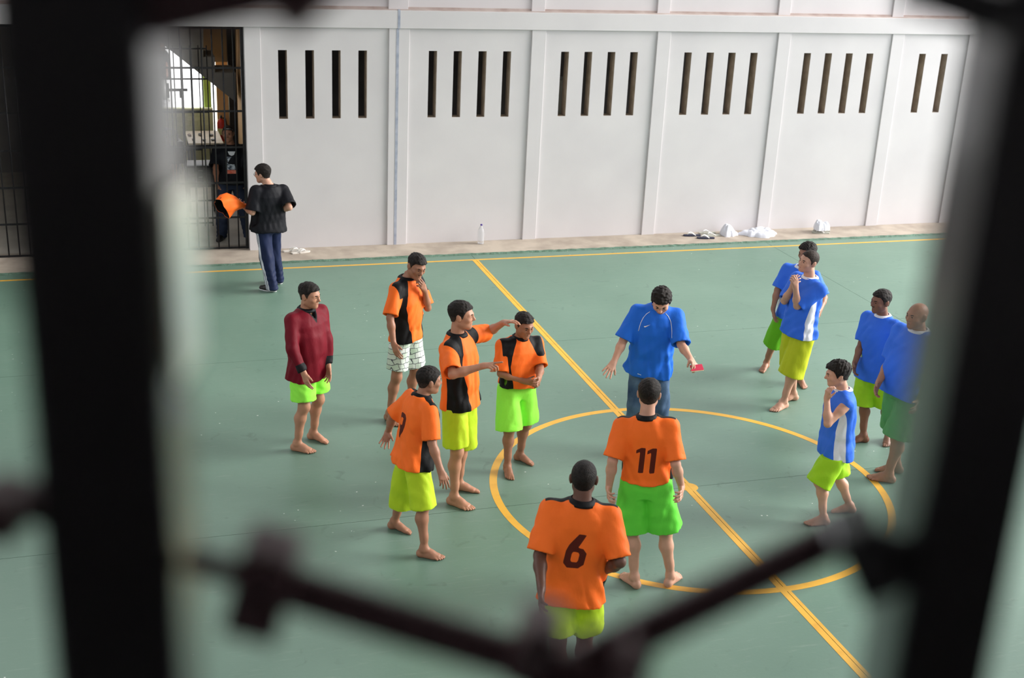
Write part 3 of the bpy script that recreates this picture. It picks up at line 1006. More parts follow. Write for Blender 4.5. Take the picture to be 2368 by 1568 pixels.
    # face details
    if not P.get('noface'):
        for q in (-1, 1):
            uv_ball('eye', hw(q * 0.031, 0.0865, 0.0015), HB, np.array((0.0125, 0.0055, 0.0050)) * hs, EYEW, body, dark=3)
            V_, Q_ = [], []
            bm = bmesh.new()
            tube_bm(bm, [hw(q * 0.014, 0.0965, 0.0195), hw(q * 0.028, 0.0945, 0.0245), hw(q * 0.042, 0.083, 0.0235), hw(q * 0.051, 0.070, 0.0165)], [0.0035 * hs, 0.0048 * hs, 0.0042 * hs, 0.0020 * hs], 6)
            me = bpy.data.meshes.new('eyebrow'); bm.to_mesh(me); bm.free(); link_mesh('eyebrow', me, HAIRM, body)
            bm = bmesh.new()
            tube_bm(bm, [hw(q * 0.019, 0.0895, 0.0055), hw(q * 0.031, 0.0925, 0.0078), hw(q * 0.045, 0.0835, 0.0045)], [0.0016 * hs, 0.0020 * hs, 0.0014 * hs], 5)
            me = bpy.data.meshes.new('eyelash'); bm.to_mesh(me); bm.free(); link_mesh('eyelash', me, HAIRM, body)
        for zq, rr in ((-0.0545, 0.0050), (-0.0645, 0.0060)):
            bm = bmesh.new()
            tube_bm(bm, [hw(-0.024, 0.0835, -0.059), hw(-0.010, 0.0915, zq), hw(0.010, 0.0915, zq), hw(0.024, 0.0835, -0.059)], [0.001, rr * hs, rr * hs, 0.001], 6)
            me = bpy.data.meshes.new('lip'); bm.to_mesh(me); bm.free()
            for p_ in me.polygons: p_.use_smooth = True
            link_mesh('lip', me, LIPM[tone], body)
        if P.get('moustache'):
            bm = bmesh.new()
            tube_bm(bm, [hw(-0.028, 0.080, -0.053), hw(-0.012, 0.0925, -0.045), hw(0.012, 0.0925, -0.045), hw(0.028, 0.080, -0.053)], [0.002 * hs, 0.0055 * hs, 0.0055 * hs, 0.002 * hs], 6)
            me = bpy.data.meshes.new('moustache'); bm.to_mesh(me); bm.free(); link_mesh('moustache', me, HAIRM, body)
        if P.get('goatee'):
            uv_ball('goatee', hw(0, 0.0815, -0.092), HB, np.array((0.018, 0.011, 0.016)) * hs, HAIRM, body)

    # ---------------- hair
    st = P.get('hair', 'short')
    if st != 'bald':
        top, sd, curly, mt = {'short': (0.017, 0.006, 0.0022, HAIRM), 'fade': (0.017, 0.0035, 0.0028, HAIRM), 'curly': (0.026, 0.011, 0.0050, HAIRM), 'crop': (0.007, 0.004, 0.0010, HAIRF), 'buzz': (0.006, 0.003, 0.0010, HAIRM), 'full': (0.024, 0.012, 0.0030, HAIRM)}[st]
        g = Grid(hc - 0.15 * hs, hc + 0.15 * hs, 0.0062)
        x, y, zq = g.pts()
        px, py, pz = (x - hc[0]) / hs, (y - hc[1]) / hs, (zq - hc[2]) / hs
        X = px * HL[0] + py * HL[1] + pz * HL[2]; Y = px * HF[0] + py * HF[1] + pz * HF[2]; Z = px * HU[0] + py * HU[1] + pz * HU[2]

        def el_(cx, cy, cz, a, b, c):
            k0 = np.sqrt(((X - cx) / a) ** 2 + ((Y - cy) / b) ** 2 + ((Z - cz) / c) ** 2)
            k1 = np.sqrt(((X - cx) / a ** 2) ** 2 + ((Y - cy) / b ** 2) ** 2 + ((Z - cz) / c ** 2) ** 2)
            return k0 * (k0 - 1) / np.maximum(k1, 1e-5)
        dh = smin(el_(0, -0.012, 0.030, 0.076, 0.098, 0.086), el_(0, 0.018, -0.012, 0.068, 0.076, 0.085), 0.03)
        # nape follows the neck
        dnp = np.sqrt(X ** 2 + (Y + 0.022 - (Z + 0.055) * 0.1) ** 2) - 0.055
        dh = smin(dh, np.maximum(dnp, np.abs(Z + 0.05) - 0.05), 0.03)
        up = np.clip((Z + 0.01) / 0.09, 0, 1); up = up * up * (3 - 2 * up)
        nz = fold_field(P['seed'], 9, 210.0 if curly > 0.002 else 320.0, (1, 0, 0), 1.0)(X, Y, Z)
        t = sd + (top - sd) * up + curly * nz * (0.4 + 0.6 * up)
        zl = np.interp(Y, [-0.12, -0.085, -0.05, -0.035, -0.012, 0.004, 0.020, 0.032, 0.050, 0.075, 0.12], [-0.062, -0.060, -0.045, -0.010, 0.016, 0.000, -0.016, 0.030, 0.060, 0.068, 0.072])
        ln_ = (zl - Z) * 0.8 + 0.0015 * nz
        d = np.maximum(dh - t, ln_)
        d = np.maximum(d, -(dh + 0.012))
        V, Q = nets(d.astype(np.float32), g)
        q_ = (V - hc) / hs; hz = q_ @ HU; hy_ = q_ @ HF
        if st in ('fade', 'short', 'crop'):
            lim = {'fade': 0.034, 'short': 0.010, 'crop': 0.03}[st]
            (V, pl), (V2, p2) = split(V, [Q], lim + 0.2 * np.minimum(hy_, 0) - hz)
            ho = link_mesh('hair', raw_mesh('hair', V, pl), mt, person)
            if len(V2): link_mesh('hair_sides', raw_mesh('hair_sides', V2, p2), HAIRS, ho)
        else:
            link_mesh('hair', raw_mesh('hair', V, [Q]), mt, person)

    # ---------------- shirt
    S = P['shirt']
    ease = S.get('ease', 0.012)
    hem = S.get('hem', 0.72) * sc
    if 'hy' in P:      # length at which the near edge of the hem meets its measured height
        cand = np.linspace(0.45, 0.95, 101)
        hem = min(cand, key=lambda t: abs(to_px(O + nb - U * t - hd * 0.15 * sc * bk)[1] - P['hy']))
    sl = S.get('sleeve', 0.262) * sc; longs = S.get('long', False)
    amp = S.get('fold', 0.0105)
    tf = torso_fn(ease, top=0.004)
    pts = [nb + 0.12, nb - 0.12, nb - U * hem + 0.30, nb - U * hem - 0.30]
    for s in 'RL':
        pts += [sh[s] + 0.12, sh[s] - 0.12]
        if sl > 0: e_ = el[s]; pts += [e_ + 0.13, e_ - 0.13]
        if longs: pts += [wr[s] + 0.1, wr[s] - 0.1]
    g = Grid(np.min(pts, 0) - 0.02, np.max(pts, 0) + 0.02, S.get('vox', 0.0095))
    x, y, zz = g.pts()
    fz = fold_field(P['seed'] + 1, 6, 30.0, TB[2], 0.22)(x, y, zz) * 0.4 + fold_field(P['seed'] + 9, 4, 17.0, TB[2] + 0.35 * TB[0], 0.35, True)(x, y, zz) * 0.62 + fold_field(P['seed'] + 2, 5, 62.0, TB[2] + TB[0] * 0.5, 0.35)(x, y, zz) * 0.35
    dn_ = -((x - nb[0]) * TB[2][0] + (y - nb[1]) * TB[2][1] + (zz - nb[2]) * TB[2][2])      # metres below the neck base
    Xl = (x - nb[0]) * TB[0][0] + (y - nb[1]) * TB[0][1] + (zz - nb[2]) * TB[0][2]
    Yf = (x - nb[0]) * TB[1][0] + (y - nb[1]) * TB[1][1] + (zz - nb[2]) * TB[1][2]
    fz = fz * (0.55 + 0.7 * np.clip(dn_ / 0.4, 0, 1.2))
    # cross wrinkles gathering low on the shirt
    fz = fz + 0.3 * np.sin(dn_ * 60 + 14 * Xl + 2.6 * np.sin(11 * Xl + P['seed']) + 9 * Yf) * np.clip(1 - np.abs(dn_ - 0.50 * sc) / 0.14, 0, 1) * (0.5 + 0.5 * np.sin(8 * Xl + 7 * Yf + P['seed']))

    def cone_g(a, b, ra, rb_, x=x, y=y, zz=zz):
        d = b - a; L2 = d @ d
        px, py, pz = x - a[0], y - a[1], zz - a[2]
        tt = (px * d[0] + py * d[1] + pz * d[2]) / L2
        t = np.clip(tt, 0, 1)
        return np.sqrt((px - t * d[0]) ** 2 + (py - t * d[1]) ** 2 + (pz - t * d[2]) ** 2) - (ra + (rb_ - ra) * t), tt * math.sqrt(L2)
    dt = tf(x, y, zz)
    for s in 'RL':
        yk, _ = cone_g(nb - U * 0.056 * sc, sh[s] - U * 0.002, 0.058 * rb, 0.066 * rb)
        dt = smin(dt, yk, 0.045)
    dtc = np.maximum(dt - amp * fz, dn_ - hem - 0.006 * np.sin(Xl * 17 + P['seed']))
    D = dtc; inn = np.maximum(dt - amp * fz + 0.025, (hem - dn_) - 0.09)
    dslv = np.full(dt.shape, 1.0, np.float32)
    for s in 'RL':
        if sl <= 0: continue
        r0, r1 = S.get('r', (0.076, 0.082))
        if longs:
            d1, t1 = cone_g(sh[s], el[s], 0.072 * rb, 0.058 * rb); d2, t2 = cone_g(el[s], wr[s], 0.058 * rb, 0.042 * rb)
            ds = smin(d1, d2, 0.03); L = float(np.linalg.norm(wr[s] - el[s])) - 0.012; tl = np.where(d2 < d1, t2, -1.0)
        else:
            d1, t1 = cone_g(sh[s], el[s], r0 * rb, r1 * rb); ds, tl, L = d1, t1, sl
            q_ = el[s] + (el[s] - sh[s]) * 0.4
            d1, t1 = cone_g(sh[s], q_, r0 * rb, (r0 + (r1 - r0) * 1.4) * rb); ds, tl = d1, t1
        dslv = np.minimum(dslv, ds)
        dsc = np.maximum(ds - amp * 0.8 * fz, tl - L)
        D = smin(D, dsc, 0.030)
        inn = np.minimum(inn, np.maximum(ds - amp * 0.8 * fz + 0.018, (L - tl) - 0.06))
    D = np.maximum(D, -inn)
    nd_, nt = cone_g(nb - U * 0.05, nk + (nk - nb) * 0.5, 0.064 * rb, 0.058 * rb)
    nd_ = nd_ + 0.0
    vneck = S.get('vneck', 0.0)
    if vneck:
        vd = np.maximum(np.abs(Xl) - np.clip((vneck - dn_) * 0.45, -0.02, 0.055), 0.03 - Yf)
        nd_ = np.minimum(nd_, vd)
    D = np.maximum(D, -nd_)
    V, Q = nets(D.astype(np.float32), g)
    q = V - nb
    vx, vy, vz = q @ TB[0], q @ TB[1], -(q @ TB[2])
    # pattern coordinates at the vertices
    vd_t = tf(V[:, 0], V[:, 1], V[:, 2])
    vslv = np.full(len(V), 1.0); varm = np.full(len(V), -1.0)
    for s in 'RL':
        if sl > 0:
            d1, t1 = cone_g(sh[s], el[s], 0.078 * rb, 0.082 * rb, V[:, 0], V[:, 1], V[:, 2])
            if longs:
                d2, t2 = cone_g(el[s], wr[s], 0.058 * rb, 0.042 * rb, V[:, 0], V[:, 1], V[:, 2])
                varm = np.where(d2 < np.minimum(d1, vslv), t2 - (np.linalg.norm(wr[s] - el[s]) - 0.012), varm)
                d1 = np.minimum(d1, d2)
            m = d1 < vslv
            if not longs: varm = np.where(m, t1 - sl, varm)
            vslv = np.minimum(vslv, d1)
    onslv = vd_t - vslv                                   # > 0 on a sleeve
    polys = [Q]
    parts = []

    def cut(name, at, mat):
        nonlocal V, polys, vx, vy, vz, onslv, varm
        (V1, p1), (V2, p2) = split(V, polys, at)
        if len(V2): parts.append((name, V2, p2, mat))
        V, polys = V1, p1
        q = V - nb
        vx, vy, vz = q @ TB[0], q @ TB[1], -(q @ TB[2])
        vd = tf(V[:, 0], V[:, 1], V[:, 2]); vs = np.full(len(V), 1.0); varm = np.full(len(V), -1.0)
        for s in 'RL':
            if sl > 0:
                d1, t1 = cone_g(sh[s], el[s], 0.078 * rb, 0.082 * rb, V[:, 0], V[:, 1], V[:, 2])
                if longs:
                    d2, t2 = cone_g(el[s], wr[s], 0.058 * rb, 0.042 * rb, V[:, 0], V[:, 1], V[:, 2])
                    varm = np.where(d2 < np.minimum(d1, vs), t2 - (np.linalg.norm(wr[s] - el[s]) - 0.012), varm); d1 = np.minimum(d1, d2)
                m = d1 < vs
                if not longs: varm = np.where(m, t1 - sl, varm)
                vs = np.minimum(vs, d1)
        onslv = vd - vs

    if vneck:
        vd = np.maximum(np.abs(vx) - np.clip((vneck - vz) * 0.45, -0.02, 0.055), 0.03 - vy)
        cut('collar_front', np.minimum(0.017 - vd, 0.16 - vz), CM[S['collar']])
    if S.get('cuff'):
        for sg in (-1, 1): cut('cuff', np.minimum(np.minimum(varm + 0.075, onslv + 0.004), vx * sg), CM[S['cuff']])
    if S.get('panel') == 'black':
        # shoulder patch and side panel, in front of the shoulder seam
      for sg in (-1, 1):
        ax = np.abs(vx) / sc
        xf = np.interp(vz / sc, [-0.05, 0.02, 0.08, 0.16, 0.26, 0.36, 0.50, 0.62, 0.80], [0.055, 0.070, 0.100, 0.130, 0.152, 0.140, 0.112, 0.098, 0.092]) * (0.6 + 0.4 * bk)
        yb = np.interp(vz / sc, [-0.05, 0.10, 0.25, 0.80], [-0.018, -0.012, -0.02, -0.03])
        at = np.minimum(ax - xf, vy / sc - yb)
        lim = np.where(vz < 0.16 * sc, 0.225 * sc - np.abs(vx), -(onslv) + 0.002)
        at = np.minimum(at, lim)
        at = np.minimum(at, np.where(vz < 0.16 * sc, 0.12 * sc - vz + 0.04, 1.0))
        cut('side_panel', np.minimum(at * sc, vx * sg), CM['black'])
    if S.get('panel') == 'white':
      for sg in (-1, 1):
        yc = np.interp(vz / sc, [0.0, 0.15, 0.3, 0.8], [0.06, 0.058, 0.050, 0.042]); hwid = np.interp(vz / sc, [0.0, 0.13, 0.17, 0.22, 0.4, 0.8], [-0.03, -0.006, 0.014, 0.032, 0.052, 0.062])
        at = np.minimum(hwid - np.abs(vy / sc - yc), np.abs(vx) / sc - 0.07)
        at = np.minimum(at, -(onslv) + 0.0)
        cut('side_panel', np.minimum(at, vx * sg), CM['white'])
    if S.get('digits'):
        kind, cxn, czn, hh = S['digits']
        zz_ = (czn - vz) / hh
        dd = digits_sd(kind, -(vx - cxn) / hh - 0.10 * zz_, zz_) * hh
        # seen from behind: the wearer's left lies to the viewer's left
        cut('number', np.minimum(-dd, np.minimum(-vy - 0.02, -onslv + 0.01)), CM['digit'])
    shirt = link_mesh('shirt', raw_mesh('shirt', V, polys), CM[S['mat']], person)
    for nme, V2, p2, mt in parts:
        link_mesh(nme, raw_mesh(nme, V2, p2), mt, shirt)
    if S.get('collar'):
        # ribbed band closing the shirt around the neck, lower in front
        prof = [(0.091, 0.016), (0.087, 0.002), (0.070, -0.016), (0.063, -0.017), (0.064, 0.000), (0.080, 0.020)]
        if S['collar'] == 'white': prof = [(r_, z_ * 0.7 - 0.003) for r_, z_ in prof]
        sg, ax_ = 44, nrm(nk - nb) * 0.5 + U * 0.5
        V2 = []
        for k in range(sg):
            a = 2 * math.pi * k / sg
            fr = math.cos(a)
            dz = 0.008 * fr + 0.0
            rs = 1.0 + 0.07 * abs(fr)
            for (r_, zz_) in prof:
                V2.append(nb + rb * (TB[1] * (fr * r_ * rs * 0.98 + 0.004) + TB[0] * math.sin(a) * r_ * 1.04 - ax_ * (zz_ + dz)))
        n6 = len(prof)
        Q2 = [(k * n6 + e_, k * n6 + (e_ + 1) % n6, ((k + 1) % sg) * n6 + (e_ + 1) % n6, ((k + 1) % sg) * n6 + e_) for k in range(sg) for e_ in range(n6)]
        link_mesh('collar', raw_mesh('collar', V2, [Q2]), CM[S['collar']], shirt)

    # ---------------- shorts or trousers
    T = P['legs']
    wd = T.get('w', 1.0) * rb; end = T.get('end', 0.9); longt = T.get('long', False)
    pts = [pv + 0.24, pv - 0.24]
    for s in 'RL':
        pts += [kn[s] + 0.17, kn[s] - 0.17]
        if longt: pts += [ank[s] + 0.12, ank[s] - 0.12]
    glo = np.min(pts, 0); ghi = np.max(pts, 0); ghi[2] = min(ghi[2], pv[2] + 0.26)
    g = Grid(glo - 0.02, ghi + 0.02, T.get('vox', 0.0098))
    x, y, zz = g.pts()
    fz = fold_field(P['seed'] + 5, 6, 34.0, (0, 0, 1), 0.2)(x, y, zz) * 0.5 + fold_field(P['seed'] + 8, 4, 16.0, (0.2, 0.2, 1), 0.3, True)(x, y, zz) * 0.5 + fold_field(P['seed'] + 6, 5, 70.0, (0, 0, 1), 0.5)(x, y, zz) * 0.35
    X = (x - pv[0]) * PB[0][0] + (y - pv[1]) * PB[0][1] + (zz - pv[2]) * PB[0][2]
    Y = (x - pv[0]) * PB[1][0] + (y - pv[1]) * PB[1][1] + (zz - pv[2]) * PB[1][2]
    Z = (x - pv[0]) * PB[2][0] + (y - pv[1]) * PB[2][1] + (zz - pv[2]) * PB[2][2]
    w = np.interp(Z / sc, [-0.14, -0.05, 0.05, 0.14], [0.150, 0.176, 0.170, 0.150]) * sc * bk
    dp = np.interp(Z / sc, [-0.14, -0.05, 0.05, 0.14], [0.105, 0.124, 0.116, 0.105]) * sc * bk
    r = ((np.abs(X) / w) ** 2.3 + (np.abs(Y) / dp) ** 2.3) ** (1 / 2.3)
    wz = max(0.10 * sc, float(np.linalg.norm(nb - pv)) - hem + 0.07)
    d0 = np.maximum(np.maximum((r - 1) * np.minimum(w, dp), Z - wz), -0.12 * sc - Z)
    D = d0; inn = np.full(D.shape, 1.0, np.float32); first = True
    dl = []
    for s in 'RL':
        if longt:
            d1, t1 = cone_g(hip[s], kn[s], 0.098 * wd, 0.090 * wd, x, y, zz); d2, t2 = cone_g(kn[s], ank[s] - [0, 0, 0.03], 0.090 * wd, 0.074 * wd, x, y, zz)
            dz = np.sin((zz - kn[s][2]) * 90 + 3 * np.sin(25 * X + P['seed']) + 14 * Y)
            du = smin(d1, d2, 0.02) - 0.0035 * dz * np.clip((0.30 - np.abs(zz - 0.12)) / 0.2, 0, 1)
            cl = 0.035 - zz; sh_ = np.maximum(du - 0.006 * fz + 0.019, zz - 0.10)
        else:
            far = kn[s] + (kn[s] - hip[s]) * 0.4
            d1, t1 = cone_g(hip[s], far, 0.104 * wd, (0.104 + T.get('flare', 0.018) * 1.4) * wd, x, y, zz)
            du = d1; Lg = float(np.linalg.norm(kn[s] - hip[s])) * end
            if 'ey' in P:
                ey = P['ey'] if not hasattr(P['ey'], '__len__') else P['ey'][0 if s == 'R' else 1]
                cand = np.linspace(0.15, 0.60, 91); ax_ = nrm(kn[s] - hip[s])
                Lg = min(cand, key=lambda t: abs(to_px(O + hip[s] + ax_ * t - hd * 0.115 * wd)[1] - ey))
            cl = (t1 - Lg) + 0.010 * np.sin(6 * X + P['seed']) * 1.0; sh_ = np.maximum(du - T.get('fold', 0.0085) * fz + 0.023, (Lg - t1) - 0.10)
        dc = np.maximum(du - T.get('fold', 0.0085) * fz, cl)
        dl.append(dc); inn = np.minimum(inn, sh_)
    D = smin(smin(dl[0], dl[1], 0.012), d0, 0.035)
    D = np.maximum(D, -inn)
    # stay inside the shirt above its hem
    dnv = -((x - nb[0]) * TB[2][0] + (y - nb[1]) * TB[2][1] + (zz - nb[2]) * TB[2][2])
    D = np.maximum(D, np.minimum(tf(x, y, zz) + 0.028, (hem - 0.03) - dnv))
    V, Q = nets(D.astype(np.float32), g)
    polys = [Q]; parts = []
    if T.get('stripe'):
        for s in 'RL':
            for off in (-0.012, 0.012):
                at = np.full(len(V), -1.0)
                for (a, b) in ((hip[s], kn[s]), (kn[s], ank[s])):
                    ax_ = nrm(b - a); out = PB[0] * side[s]; out = nrm(out - ax_ * (out @ ax_)); fr = np.cross(ax_, out)
                    t = np.clip(((V - a) @ ax_), -0.10 if a is hip[s] else 0, np.linalg.norm(b - a) + 0.02)
                    qq = V - a - t[:, None] * ax_
                    at = np.maximum(at, np.minimum(0.0065 - np.abs(qq @ fr - off), (qq @ out) - 0.03))
                (V1, p1), (V2, p2) = split(V, polys, at)
                V, polys = V1, p1
                if len(V2): parts.append(('stripe', V2, p2, CM['white']))
    trousers = link_mesh('trousers' if longt else 'shorts', None or raw_mesh('legwear', V, polys), CM[T['mat']], person)
    for nme, V2, p2, mt in parts: link_mesh(nme, raw_mesh(nme, V2, p2), mt, trousers)

    # ---------------- shoes
    if P.get('shoes'):
        for s in 'RL':
            f = ftd[s]; A = ank[s] * [1, 1, 0]
            l = np.cross([0, 0, 1.0], f)
            W_ = Prims()
            ft = lambda a, b, c: A + l * a + f * b + np.array([0, 0, c])
            W_.cone(ft(0, -0.03, 0.05), ft(0, 0.10, 0.040), 0.042, 0.040, 0.03); W_.cone(ft(0, 0.09, 0.042), ft(0, 0.165, 0.034), 0.044, 0.036, 0.03)
            W_.cone(ft(0, 0, 0.09), ft(0, 0.05, 0.06), 0.044, 0.040, 0.03)
            lo, hi = W_.bounds(); g = Grid(lo - 0.02, hi + 0.02, 0.006)
            A3 = W_.eval(g); z3 = g.ax[2][None, None, :]
            v, q = nets(np.maximum(A3, 0.022 - z3), g)
            shoe = link_mesh('shoe', raw_mesh('shoe', v, [q]), CM[P['shoes'][0]], person)
            v, q = nets(np.maximum(np.maximum(A3 - 0.004, z3 - 0.0235), 0.001 - z3), g)
            link_mesh('sole', raw_mesh('sole', v, [q]), CM[P['shoes'][1]], shoe)
    info = dict(person=person, body=body, shirt=shirt, O=O, TB=TB, nb=nb, hw=hw, HB=HB, hs=hs, wr=wr, hd_dir=hd_dir, sh=sh, el=el, sc=sc, rt=rt, hd=hd)
    return info


DEBUG = False


def project_on(info, pts, off=0.004, back=False):
    """drop (across, below-neck) points onto the shirt front or back; returns coordinates relative to the person"""
    sm = info['shirt'].data
    n = len(sm.vertices); co = np.empty(n * 3, np.float32); sm.vertices.foreach_get('co', co)
    tree = info.setdefault('bvh', BVHTree.FromPolygons([tuple(c) for c in co.reshape(-1, 3)], [tuple(p.vertices) for p in sm.polygons]))
    TB, nb = info['TB'], info['nb']
    out = []
    s = -1.0 if back else 1.0
    for (x, z) in pts:
        o = nb + TB[0] * x - TB[2] * z + TB[1] * s * 0.5
        h, nn, i, d = tree.ray_cast(Vector(o), Vector(-TB[1] * s), 0.7)
        out.append(np.array(h if h is not None else o - TB[1] * s * 0.37) + TB[1] * s * off)
    return out


def decal(info, name, outline, mat, back=False, off=0.004):
    P3 = project_on(info, outline, off, back)
    bm = bmesh.new()
    vs = [bm.verts.new(tuple(p)) for p in P3]
    f = bm.faces.new(vs)
    bmesh.ops.triangulate(bm, faces=[f])
    me = bpy.data.meshes.new(name); bm.to_mesh(me); bm.free()
    return link_mesh(name, me, mat, info['shirt'])

